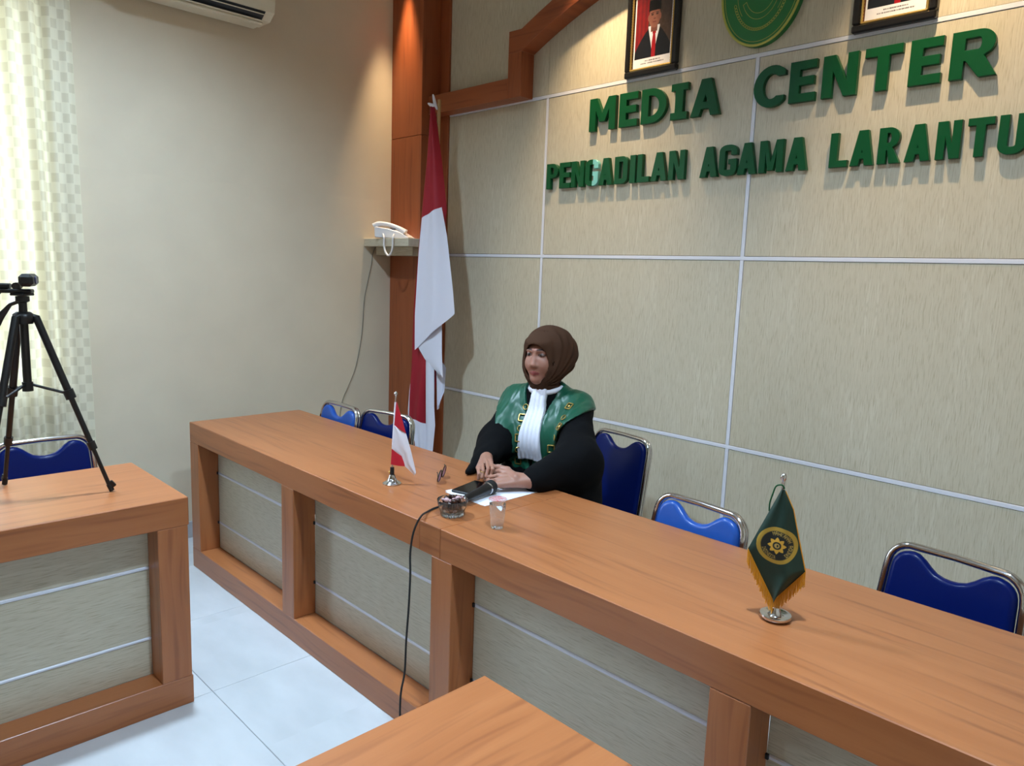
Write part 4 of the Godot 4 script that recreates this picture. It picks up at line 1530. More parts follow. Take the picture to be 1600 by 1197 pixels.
# ------------------------------------------------------------------ tripod and webcam
func make_tripod() -> void:
	var c := on_y(54, 778, DESK)
	var f1 := on_y(175, 768, DESK)
	var r := f1 - c
	var hub := Vector3(0, 1.372 - DESK, 0)
	var t := thing("tripod", "black tripod standing on the wooden desk by the curtain", "tripod", c)
	part("column", tube_mesh([hub + Vector3(0, 0.02, 0), hub + Vector3(0, -0.245, 0)], 0.0125, 12), M.black_plastic, t)
	part("column_end", tube_mesh([hub + Vector3(0, -0.22, 0), hub + Vector3(0, -0.25, 0)], 0.016, 12), M.black_plastic, t)
	part("hub", lathe_mesh([Vector2(0.0, -0.03), Vector2(0.026, -0.03), Vector2(0.03, -0.015), Vector2(0.03, 0.0), Vector2(0.02, 0.008), Vector2(0.0, 0.01)], 18, Transform3D(Basis.IDENTITY, hub)), M.black_plastic, t)
	for k in 3:
		var d := r.rotated(Vector3.UP, TAU * k / 3.0)
		var n := d.normalized()
		var a := hub + n * 0.034 + Vector3(0, -0.008, 0)
		var foot := d
		var leg := part("leg", tube_mesh([hub + n * 0.015 + Vector3(0, -0.006, 0), a, a.lerp(foot, 0.42)], 0.0115, 10), M.black_plastic, t)
		part("clamp", tube_mesh([a.lerp(foot, 0.40), a.lerp(foot, 0.45)], 0.0165, 8), M.black_plastic, leg)
		part("lower_tube", tube_mesh([a.lerp(foot, 0.42), a.lerp(foot, 0.72)], 0.0088, 10), M.black_plastic, leg)
		part("clamp", tube_mesh([a.lerp(foot, 0.70), a.lerp(foot, 0.745)], 0.0135, 8), M.black_plastic, leg)
		part("lower_tube", tube_mesh([a.lerp(foot, 0.72), a.lerp(foot, 0.985)], 0.0068, 10), M.black_plastic, leg)
		part("clamp_lever", box_mesh(Vector3(-0.012, -0.008, -0.006), Vector3(0.012, 0.008, 0.006), 0.002), M.black_plastic, leg, a.lerp(foot, 0.955) + n * 0.010, Vector3(0, -atan2(n.z, n.x), -0.9))
		part("rubber_foot", tube_mesh([a.lerp(foot, 0.955), foot + Vector3(0, 0.004, 0)], 0.0085, 10), M.black_soft, leg)
		part("spreader", tube_mesh([hub + Vector3(0, -0.225, 0), a.lerp(foot, 0.425)], 0.0045, 6), M.black_plastic, t)
	# tilting head with its handle
	part("head", lathe_mesh([Vector2(0.0, 0.0), Vector2(0.012, 0.0), Vector2(0.012, 0.03), Vector2(0.02, 0.034), Vector2(0.02, 0.05), Vector2(0.0, 0.052)], 14, Transform3D(Basis.IDENTITY, hub + Vector3(0, 0.008, 0))), M.black_plastic, t)
	var back := Vector3(-0.707, 0, 0.707)
	part("handle", tube_mesh([hub + Vector3(0, 0.045, 0), hub + Vector3(0, 0.03, 0) + back * 0.04, hub + Vector3(0, -0.01, 0) + back * 0.075, hub + Vector3(0, -0.035, 0) + back * 0.09], [0.006, 0.006, 0.012, 0.013], 8), M.black_plastic, t)
	part("plate", box_mesh(Vector3(-0.028, 0.0, -0.022), Vector3(0.028, 0.008, 0.022), 0.002), M.black_plastic, t, hub + Vector3(0, 0.06, 0), Vector3(0, -0.8, 0))
	# webcam: wide body on a folding clip, aimed at the person
	var w := thing("webcam", "black webcam clipped on top of the tripod", "webcam", c + hub + Vector3(0, 0.068, 0), 2.75)
	part("clip", box_mesh(Vector3(-0.024, 0.0, -0.075), Vector3(0.024, 0.013, 0.03), 0.003), M.black_plastic, w)
	part("clip", box_mesh(Vector3(-0.022, 0.013, -0.075), Vector3(0.022, 0.030, -0.030), 0.004), M.black_plastic, w)
	part("hinge", tube_mesh([Vector3(-0.020, 0.022, -0.012), Vector3(0.020, 0.022, -0.012)], 0.012, 10), M.black_plastic, w)
	var cam_body := part("body", box_mesh(Vector3(-0.050, 0.022, 0.0), Vector3(0.050, 0.062, 0.040), 0.010), M.black_plastic, w)
	part("lens", lathe_mesh([Vector2(0.0, 0.0), Vector2(0.013, 0.0), Vector2(0.013, 0.003), Vector2(0.0, 0.004)], 16, Transform3D(Basis(Vector3.RIGHT, Vector3(0, 0, 1), Vector3(0, -1, 0)), Vector3(0, 0.042, 0.039))), M.lens_blue, cam_body)
	part("cable", tube_mesh(spline([Vector3(0.0, 0.01, -0.05), Vector3(0.02, -0.05, -0.09), Vector3(0.0, -0.16, -0.10), Vector3(-0.01, -0.40, -0.13), Vector3(0.0, -0.66, -0.18)], 6), 0.0018, 6), M.black_soft, w)

# ------------------------------------------------------------------ things on the long desk
func make_desk_things() -> void:
	# sheets of paper
	solo("paper_sheet", box_mesh(Vector3(-0.105, 0.0, -0.1485), Vector3(0.105, 0.0006, 0.1485), 0.0), M.paper, "white paper sheet on the desk under the microphone", "paper", Vector3(2.243, DESK + 0.0008, 1.246), Vector3(0, 0.015, 0))
	solo("paper_sheet", box_mesh(Vector3(-0.105, 0.0, -0.1485), Vector3(0.105, 0.0006, 0.1485), 0.0), M.paper, "lower paper sheet, turned slightly, beneath the other sheet", "paper", Vector3(2.236, DESK + 0.0001, 1.240), Vector3(0, -0.05, 0))
	# mobile phone
	var a := on_y(705, 767, DESK + 0.006)
	var b := on_y(747, 750, DESK + 0.006)
	var dir := (b - a).normalized()
	var across := Vector3.UP.cross(dir).normalized() * -1.0
	var mid := a + dir * 0.078 + across * 0.036
	var ph := thing("mobile_phone", "black mobile phone lying on the paper beside the microphone", "phone", Vector3(mid.x, DESK + 0.0016, mid.z), atan2(-dir.z, dir.x))
	part("case", box_mesh(Vector3(-0.078, 0.0, -0.037), Vector3(0.078, 0.009, 0.037), 0.003), M.black_plastic, ph)
	part("screen", box_mesh(Vector3(-0.075, 0.0088, -0.0345), Vector3(0.075, 0.0094, 0.0345), 0.0002), M.screen_black, ph)
	# microphone with its cable over the desk's edge
	var tail := on_y(725, 781, DESK + 0.020)
	var head := on_y(767, 761, DESK + 0.028)
	var ax := (head - tail).normalized()
	var mic := thing("microphone", "black handheld microphone with a cable, lying on the paper", "microphone", tail)
	var e1 := ax.cross(Vector3.UP).normalized()
	var xf := Transform3D(Basis(e1, ax, e1.cross(ax)), Vector3.ZERO)
	var len := (head - tail).length()
	part("handle", lathe_mesh([Vector2(0.0, 0.0), Vector2(0.012, 0.0), Vector2(0.0135, 0.006), Vector2(0.0165, len * 0.55), Vector2(0.0195, len * 0.8), Vector2(0.0205, len * 0.86), Vector2(0.0, len * 0.865)], 18, xf), M.black_plastic, mic)
	part("ring", lathe_mesh([Vector2(0.0205, len * 0.86), Vector2(0.0235, len * 0.865), Vector2(0.0235, len * 0.885), Vector2(0.021, len * 0.89)], 20, xf), M.chrome, mic)
	part("grille", lathe_mesh([Vector2(0.021, len * 0.885), Vector2(0.0255, len * 0.90), Vector2(0.0265, len * 0.95), Vector2(0.026, len * 1.03), Vector2(0.021, len * 1.08), Vector2(0.012, len * 1.11), Vector2(0.0, len * 1.12)], 20, xf), M.black_soft, mic)
	part("connector", lathe_mesh([Vector2(0.0, -0.022), Vector2(0.006, -0.022), Vector2(0.0095, -0.016), Vector2(0.0095, 0.0), Vector2(0.0, 0.001)], 14, xf), M.chrome, mic)
	var cab := [tail - ax * 0.022, tail - ax * 0.05 + Vector3(0, -0.006, 0), on_y(700, 789.5, DESK + 0.004), on_y(682, 793, DESK + 0.004), on_y(668, 799.5, DESK + 0.006)]
	for q in [[657, 808], [646, 832], [641, 865], [641, 900], [638.5, 950], [634.8, 1000], [632.3, 1050], [626.5, 1082], [625, 1118], [628, 1160], [640, 1185]]:
		cab.append(on_z(q[0], q[1], 1.664 + 0.05 * clampf((q[1] - 800.0) / 160.0, 0.0, 1.0)))
	cab.append(Vector3(2.75, 0.004, 1.80))
	cab.append(Vector3(3.05, 0.004, 1.95))
	for i in cab.size():
		cab[i] = (cab[i] as Vector3) - tail
	part("cable", tube_mesh(spline(cab, 6), 0.0034, 8), M.black_soft, mic)
	# reading glasses lying with folded temples
	var g0 := on_y(684, 757, DESK + 0.002)
	var g1 := on_y(697, 742, DESK + 0.002)
	var gd := (g1 - g0).normalized()
	var gn := gd.cross(Vector3.UP).normalized()
	var away := Vector3(-0.80, 0, -0.60)
	var gl := thing("eyeglasses", "dark framed eyeglasses with violet tinted lenses on the desk", "eyeglasses", g0)
	for k in 2:
		var c := gd * (0.030 + 0.070 * k) + Vector3(0, 0.025, 0)
		var rim := []
		for i in 18:
			var w := TAU * i / 18.0
			rim.append(c + gd * 0.029 * cos(w) * (1.0 - 0.12 * sin(w)) + Vector3(0, 0.022 * sin(w), 0) + gn * 0.004 * sin(w))
		part("rim", tube_mesh(rim, 0.0022, 6, true), M.black_plastic, gl)
		var st := begin()
		for i in 18:
			tri(st, c, rim[i], rim[(i + 1) % 18], gn, gn, gn)
		part("lens", st.commit(), M.lens, gl)
		var hinge := gd * (0.0 if k == 0 else 0.122) + Vector3(0, 0.026, 0)
		part("temple", tube_mesh(spline([hinge, hinge + away * 0.035 + Vector3(0, 0.003, 0), hinge + away * 0.065 + Vector3(0, 0.004, 0), hinge + away * 0.085 + Vector3(0, -0.004, 0)], 4), 0.0018, 6), M.black_plastic, gl)
	part("bridge", tube_mesh([gd * 0.052 + Vector3(0, 0.026, 0), gd * 0.061 + Vector3(0, 0.030, 0) + gn * 0.003, gd * 0.070 + Vector3(0, 0.026, 0)], 0.0018, 6), M.black_plastic, gl)
	make_bowl()
	make_cup()

func make_bowl() -> void:
	var c := on_y(706.5, 805, DESK)
	var t := thing("candy_bowl", "small clear glass bowl filled with wrapped candies", "bowl", c)
	part("glass", lathe_mesh([Vector2(0.0, 0.0), Vector2(0.030, 0.0), Vector2(0.035, 0.003), Vector2(0.037, 0.008), Vector2(0.043, 0.020), Vector2(0.048, 0.035), Vector2(0.0515, 0.054), Vector2(0.0505, 0.0555), Vector2(0.0495, 0.054), Vector2(0.046, 0.036), Vector2(0.041, 0.022), Vector2(0.034, 0.012), Vector2(0.0, 0.010)], 40), M.glass, t)
	# scalloped foot
	var st := begin()
	for i in 14:
		var a := TAU * i / 14.0
		var p := Vector3(cos(a) * 0.034, 0.007, sin(a) * 0.034)
		tube(st, [p + Vector3(0, -0.0065, 0), p, p + Vector3(cos(a) * 0.003, 0.006, sin(a) * 0.003)], [0.004, 0.0055, 0.002], 8)
	part("foot", st.commit(), M.glass, t)
	# candies: a lens of sweet in a twisted wrapper
	var prof := [Vector2(0.0, -0.019), Vector2(0.0055, -0.018), Vector2(0.0048, -0.014), Vector2(0.0018, -0.011), Vector2(0.005, -0.0085), Vector2(0.0078, -0.004), Vector2(0.0085, 0.0), Vector2(0.0078, 0.004), Vector2(0.005, 0.0085), Vector2(0.0018, 0.011), Vector2(0.0048, 0.014), Vector2(0.0055, 0.018), Vector2(0.0, 0.019)]
	var shape := lathe_mesh(prof, 9)
	var label := {0: "dark brown wrapped candy in the glass bowl", 1: "pinkish silver wrapped candy in the glass bowl"}
	var n := 0
	for layer in 4:
		var ring: Array = [[0.0, 5], [0.0, 6], [0.0, 7], [0.0, 6]][layer]
		for i in ring[1]:
			var a: float = TAU * i / ring[1] + layer * 0.55
			var rr: float = [0.017, 0.022, 0.025, 0.023][layer]
			var kind := 1 if (layer == 3 and i % 3 == 0) or (layer == 2 and i == 4) else 0
			var p := Vector3(cos(a) * rr, 0.020 + layer * 0.0115, sin(a) * rr) + Vector3(rng.randf_range(-1, 1), rng.randf_range(-1, 1), rng.randf_range(-1, 1)) * 0.0015
			solo("candy", shape, M.candy if kind == 0 else M.candy_silver, label[kind], "candy", c + p, Vector3(PI / 2 + rng.randf_range(-0.35, 0.35), rng.randf() * TAU, 0), "candies in the glass bowl, " + ("dark" if kind == 0 else "silver"))
			n += 1

func make_cup() -> void:
	var c := on_y(776.5, 825, DESK)
	var t := thing("water_cup", "sealed clear plastic cup of drinking water with red-printed lid", "cup", c)
	part("cup", lathe_mesh([Vector2(0.0, 0.001), Vector2(0.0195, 0.0), Vector2(0.0205, 0.002), Vector2(0.0265, 0.072), Vector2(0.0255, 0.074), Vector2(0.0268, 0.076), Vector2(0.0258, 0.079), Vector2(0.0272, 0.082), Vector2(0.0264, 0.085), Vector2(0.0278, 0.092), Vector2(0.030, 0.0935), Vector2(0.030, 0.095)], 32), M.clear, t)
	part("water", lathe_mesh([Vector2(0.0, 0.003), Vector2(0.0192, 0.0025), Vector2(0.0256, 0.071), Vector2(0.0262, 0.080), Vector2(0.0, 0.080)], 32), M.water, t)
	part("lid", lathe_mesh([Vector2(0.030, 0.0945), Vector2(0.030, 0.0955), Vector2(0.0, 0.0957)], 32), M.lid_film, t)
	var st := begin()
	for k in 4:
		var pts := []
		for i in 7:
			pts.append(Vector3(-0.016 + 0.0055 * i, 0.0962, -0.015 + 0.0095 * k + 0.0022 * sin(i * 2.1 + k)))
		tube(st, pts, 0.0011, 4)
	var ring := []
	for i in 24:
		ring.append(Vector3(cos(TAU * i / 24.0) * 0.026, 0.0962, sin(TAU * i / 24.0) * 0.026))
	tube(st, ring, 0.0008, 4, true)
	part("lid_print", st.commit(), M.print_red, t)

func make_things() -> void:
	M.lens_blue = mat(Color8(36, 40, 78), 0.08)
	M.screen_black = mat(Color8(10, 10, 12), 0.12)
	M.candy = mat(Color8(52, 26, 18), 0.25)
	M.candy_silver = mat(Color8(206, 172, 176), 0.25, 0.4)
	M.lid_film = mat(Color(0.86, 0.76, 0.74, 0.3), 0.15)
	M.lid_film.transparency = BaseMaterial3D.TRANSPARENCY_ALPHA
	M.print_red = mat(Color8(196, 44, 44), 0.5)
	make_tall_flag()
	make_small_flag()
	make_green_flag()
	make_tripod()
	make_desk_things()

# ------------------------------------------------------------------ the person
var HC: Vector3                    # centre of the head
var HL: Vector3                    # to the person's left
var HD: Vector3                    # where the face points
const HS := 0.95                   # head size
var NK: Vector3                    # base of the neck
var TL: Vector3
var TD: Vector3
var SH_L: Vector3
var SH_R: Vector3
var EL_L: Vector3
var EL_R: Vector3
var WR_L: Vector3
var WR_R: Vector3
var CHEST: Vector3
var BELLY: Vector3
var PELVIS: Vector3
var fold_noise: FastNoiseLite

func head_local(p: Vector3) -> Vector3:
	var q := (p - HC) / HS
	return Vector3(q.dot(HL), q.y, q.dot(HD))

func head_sdf(p: Vector3) -> float:
	var q := head_local(p)
	var m := Vector3(absf(q.x), q.y, q.z)
	var d := smin(egg(q, Vector3(0, 0.025, -0.012), Vector3(0.072, 0.098, 0.088)), egg(q, Vector3(0, -0.036, 0.030), Vector3(0.057, 0.083, 0.060)), 0.04)
	d = smin(d, egg(q, Vector3(0, -0.100, 0.060), Vector3(0.024, 0.018, 0.021)), 0.03)
	d = smin(d, egg(m, Vector3(0.033, -0.032, 0.060), Vector3(0.022, 0.022, 0.020)), 0.03)
	d = smin(d, cap(q, Vector3(0, 0.008, 0.084), Vector3(0, -0.030, 0.100), 0.0065, 0.0105), 0.014)
	d = smin(d, cap(m, Vector3(0.006, -0.034, 0.095), Vector3(0.013, -0.035, 0.089), 0.008, 0.007), 0.010)
	d = smin(d, cap(m, Vector3(0.008, 0.031, 0.084), Vector3(0.042, 0.030, 0.070), 0.008, 0.007), 0.02)
	# eye sockets and eyeballs
	var sock := egg(m, Vector3(0.031, 0.012, 0.091), Vector3(0.017, 0.010, 0.014))
	d = -smin(-d, sock, 0.012)
	d = smin(d, egg(m, Vector3(0.031, 0.012, 0.0735), Vector3(0.0135, 0.0105, 0.0115)), 0.004)
	# lips
	d = smin(d, cap(m, Vector3(0.0, -0.0645, 0.0875), Vector3(0.022, -0.067, 0.077), 0.0050, 0.003), 0.008)
	d = smin(d, cap(m, Vector3(0.0, -0.0730, 0.0868), Vector3(0.018, -0.070, 0.077), 0.0055, 0.003), 0.008)
	d = smin(d, cap(q, Vector3(0, -0.06, -0.01), Vector3(0, -0.20, -0.045), 0.050, 0.056), 0.03)
	return d * HS

func head_colour(p: Vector3) -> Color:
	var q := head_local(p)
	var ax := absf(q.x)
	var skin := Color8(158, 112, 96).srgb_to_linear()
	var c := skin
	if q.z > 0.04:
		var e := Vector2((ax - 0.031) / 0.0135, (q.y - 0.012) / 0.0062)
		if e.length() < 1.25:
			c = Color8(60, 38, 32).srgb_to_linear()
		if e.length() < 0.95:
			c = Color8(112, 92, 86).srgb_to_linear()
		if Vector2((ax - 0.030), (q.y - 0.012)).length() < 0.0062:
			c = Color8(22, 14, 12).srgb_to_linear()
		if absf(q.y - 0.0325 - 0.004 * sin((ax - 0.01) * 70.0)) < 0.0036 and ax > 0.012 and ax < 0.050:
			c = Color8(58, 40, 34).srgb_to_linear()
		var lp := Vector2(q.x / 0.0255, (q.y + 0.0685 + 0.03 * ax) / (0.0098 - 0.10 * ax))
		if lp.length() < 1.0:
			c = Color8(142, 68, 66).srgb_to_linear()
		if ax < 0.021 and absf(q.y + 0.0688) < 0.0013:
			c = Color8(104, 46, 46).srgb_to_linear()
	return c

func hijab_base(q: Vector3) -> float:
	var d := smin(egg(q, Vector3(0.004, 0.022, -0.018), Vector3(0.098, 0.110, 0.114)), egg(q, Vector3(0.014, 0.004, -0.092), Vector3(0.088, 0.092, 0.090)), 0.08)
	d = smin(d, egg(q, Vector3(0, -0.050, 0.000), Vector3(0.088, 0.085, 0.080)), 0.04)
	d = smin(d, cap(q, Vector3(0, -0.10, -0.005), Vector3(0, -0.165, -0.03), 0.062, 0.060), 0.03)
	d = smin(d, egg(q, Vector3(0, 0.062, 0.064), Vector3(0.052, 0.020, 0.034)), 0.03)
	return d

func hijab_sdf(p: Vector3) -> float:
	var q := head_local(p)
	var d := hijab_base(q)
	if d > 0.03:
		return d * HS
	# folds sweep from the chin round to the back of the head
	var th := atan2(q.y + 0.13, 0.06 - q.z)
	var side := clampf((absf(q.x) - 0.025) / 0.04, 0.0, 1.0)
	d -= side * (0.0026 * sin(th * 17.0 + 1.0 + q.x * 14.0) + 0.0016 * sin(th * 31.0 + 2.0))
	# outer layer laid over the inner cap leaves a ridge
	d -= 0.004 * smoothstep(0.0, 0.007, 0.062 - 0.25 * (q.y - 0.06) - q.z - 0.35 * absf(q.x))
	var inner := d + 0.009
	var op := (Vector2(q.x / 0.060, (q.y + 0.025) / 0.085).length() - 1.0) * 0.06
	op = maxf(op, 0.015 - q.z)
	return maxf(maxf(d, -inner), -op) * HS

func torso_sdf(p: Vector3) -> float:
	var d := cap(p, CHEST - TL * 0.075, CHEST + TL * 0.075, 0.108, 0.108)
	d = smin(d, cap(p, BELLY - TL * 0.055, BELLY + TL * 0.055, 0.122, 0.122), 0.08)
	d = smin(d, cap(p, PELVIS - TL * 0.08, PELVIS + TL * 0.08, 0.13, 0.13), 0.08)
	d = smin(d, cap(p, NK + Vector3(0, -0.03, 0), SH_L, 0.055, 0.055), 0.06)
	d = smin(d, cap(p, NK + Vector3(0, -0.03, 0), SH_R, 0.055, 0.055), 0.06)
	# bust
	d = smin(d, egg(p, CHEST + TD * 0.075 + TL * 0.07 + Vector3(0, -0.045, 0), Vector3(0.065, 0.07, 0.06)), 0.06)
	d = smin(d, egg(p, CHEST + TD * 0.075 - TL * 0.07 + Vector3(0, -0.045, 0), Vector3(0.065, 0.07, 0.06)), 0.06)
	return d

# torso with the tops of the sleeves: what the stole lies on
func yoke_sdf(p: Vector3) -> float:
	var d := torso_sdf(p)
	d = smin(d, cap(p, SH_L, EL_L, 0.060, 0.080), 0.035)
	return smin(d, cap(p, SH_R, EL_R, 0.060, 0.072), 0.035)

func robe_sdf(p: Vector3) -> float:
	var d := torso_sdf(p)
	# sleeves: full, gathered at the shoulder, wide at the cuff
	var aL := cap(p, SH_L, EL_L, 0.060, 0.080)
	aL = smin(aL, cap(p, EL_L, WR_L, 0.078, 0.050), 0.05)
	aL = smin(aL, cap(p, EL_L + Vector3(0.0, -0.045, 0.03), WR_L + Vector3(0.0, -0.012, -0.02), 0.045, 0.03), 0.04)
	var aR := cap(p, SH_R, EL_R, 0.060, 0.072)
	aR = smin(aR, cap(p, EL_R, WR_R, 0.074, 0.044), 0.05)
	aR = smin(aR, cap(p, EL_R + Vector3(0, -0.03, 0.03), CUFF_R, 0.05, 0.012), 0.04)
	aL = smin(aL, cap(p, EL_L + Vector3(-0.02, -0.02, -0.03), Vector3(2.30, 0.66, 0.84), 0.085, 0.10), 0.06)
	d = smin(d, cap(p, BELLY + TD * 0.07 - TL * 0.10 + Vector3(0, -0.04, 0), BELLY + TD * 0.07 + TL * 0.10 + Vector3(0, -0.04, 0), 0.075, 0.085), 0.05)
	d = smin(d, aL, 0.035)
	d = smin(d, aR, 0.035)
	for s in [-1.0, 1.0]:
		var hip: Vector3 = PELVIS + TL * 0.09 * s
		var knee: Vector3 = hip + TD * 0.36 + Vector3(0, -0.035, 0) + TL * 0.03 * s
		var ankle := Vector3(knee.x, 0.07, knee.z - 0.02)
		d = smin(d, cap(p, hip, knee, 0.10, 0.075), 0.06)
		d = smin(d, cap(p, knee, ankle, 0.085, 0.075), 0.06)
	if d < 0.05:
		d -= 0.007 * fold_noise.get_noise_3d(p.x * 1.6, p.y * 0.55, p.z * 1.0) + 0.002
	return maxf(d, 0.03 - p.y)

var CUFF_R: Vector3

func stole_sdf(p: Vector3) -> float:
	var d := yoke_sdf(p)
	if d > 0.05:
		return d
	var q := p - NK
	var u := q.dot(TL)
	var w := q.dot(TD)
	var au := absf(u)
	var outer: float = along([[0.72, 0.088], [0.80, 0.102], [0.88, 0.124], [0.93, 0.145], [0.97, 0.178], [1.0, 0.215], [1.05, 0.26], [1.2, 0.26]], p.y)
	var inner: float = along([[0.72, 0.0], [0.92, 0.030], [1.00, 0.052], [1.05, 0.072], [1.12, 0.09]], p.y)
	var reg := maxf((au - outer) * 0.75, 0.735 - p.y)
	if w > 0.0:
		reg = maxf(reg, inner - au)
	else:
		reg = maxf(reg, 0.90 - p.y)
	var sh := d - 0.014 - 0.0045 * fold_noise.get_noise_3d(p.x * 4.0 + p.y, p.y * 1.6, 3.0 + p.z)
	return maxf(maxf(sh, -(d + 0.004)), reg)

func jabot_sdf(p: Vector3) -> float:
	var d := torso_sdf(p)
	if d > 0.06:
		return d
	var q := p - NK
	var u := q.dot(TL) - 0.004
	var w := q.dot(TD)
	var half: float = along([[0.74, 0.054], [0.80, 0.055], [0.92, 0.047], [1.02, 0.034], [1.08, 0.031]], p.y)
	var low := 0.772 + 0.012 * cos(u * 26.0) - u * 0.06
	var reg := maxf(maxf(absf(u) - half, low - p.y), maxf(p.y - 1.085, -w))
	var sh := d - 0.024 - 0.0018 * sin(u * 330.0)
	return maxf(maxf(sh, -(d - 0.004)), reg)

# fingers as chains of joints; one hand with its wrist
var hand_r := []
var hand_l := []

func bones_sdf(p: Vector3, bones: Array) -> float:
	var d := 1.0
	for b in bones:
		d = smin(d, cap(p, b[0], b[1], b[2], b[3]), b[4])
	return d

func skin_sdf(p: Vector3) -> float:
	# trunk and arms lie under the robe
	var d := cap(p, CHEST - TL * 0.06, CHEST + TL * 0.06, 0.075, 0.075)
	d = smin(d, cap(p, BELLY, CHEST, 0.09, 0.08), 0.06)
	d = smin(d, cap(p, SH_R, SH_L, 0.040, 0.040), 0.04)
	d = smin(d, cap(p, CHEST, NK + Vector3(0, 0.02, 0), 0.06, 0.045), 0.04)
	d = smin(d, smin(cap(p, SH_R, EL_R, 0.042, 0.036), cap(p, EL_R, WR_R, 0.036, 0.0225), 0.02), 0.03)
	d = smin(d, smin(cap(p, SH_L, EL_L, 0.042, 0.038), cap(p, EL_L, WR_L, 0.038, 0.024), 0.02), 0.03)
	if p.y > 0.98:
		d = smin(d, head_sdf(p), 0.02)
	elif p.z > 1.0:
		d = smin(d, minf(bones_sdf(p, hand_r), bones_sdf(p, hand_l)), 0.006)
	return d

func chain(pts: Array, r0: float, r1: float, k := 0.004) -> Array:
	var out := []
	for i in pts.size() - 1:
		out.append([pts[i], pts[i + 1], lerpf(r0, r1, float(i) / (pts.size() - 1)), lerpf(r0, r1, float(i + 1) / (pts.size() - 1)), k])
	return out

func march(px: float, py: float, f: Callable, from: float) -> Vector3:
	var d := ray(px, py).normalized()
	var t := from
	for i in 90:
		var s: float = f.call(CAM + d * t)
		if absf(s) < 0.0006:
			break
		t += clampf(s * 0.7, -0.02, 0.04)
	return CAM + d * t

func gradient(f: Callable, p: Vector3) -> Vector3:
	var e := 0.004
	return Vector3(f.call(p + Vector3(e, 0, 0)) - f.call(p - Vector3(e, 0, 0)), f.call(p + Vector3(0, e, 0)) - f.call(p - Vector3(0, e, 0)), f.call(p + Vector3(0, 0, e)) - f.call(p - Vector3(0, 0, e))).normalized()

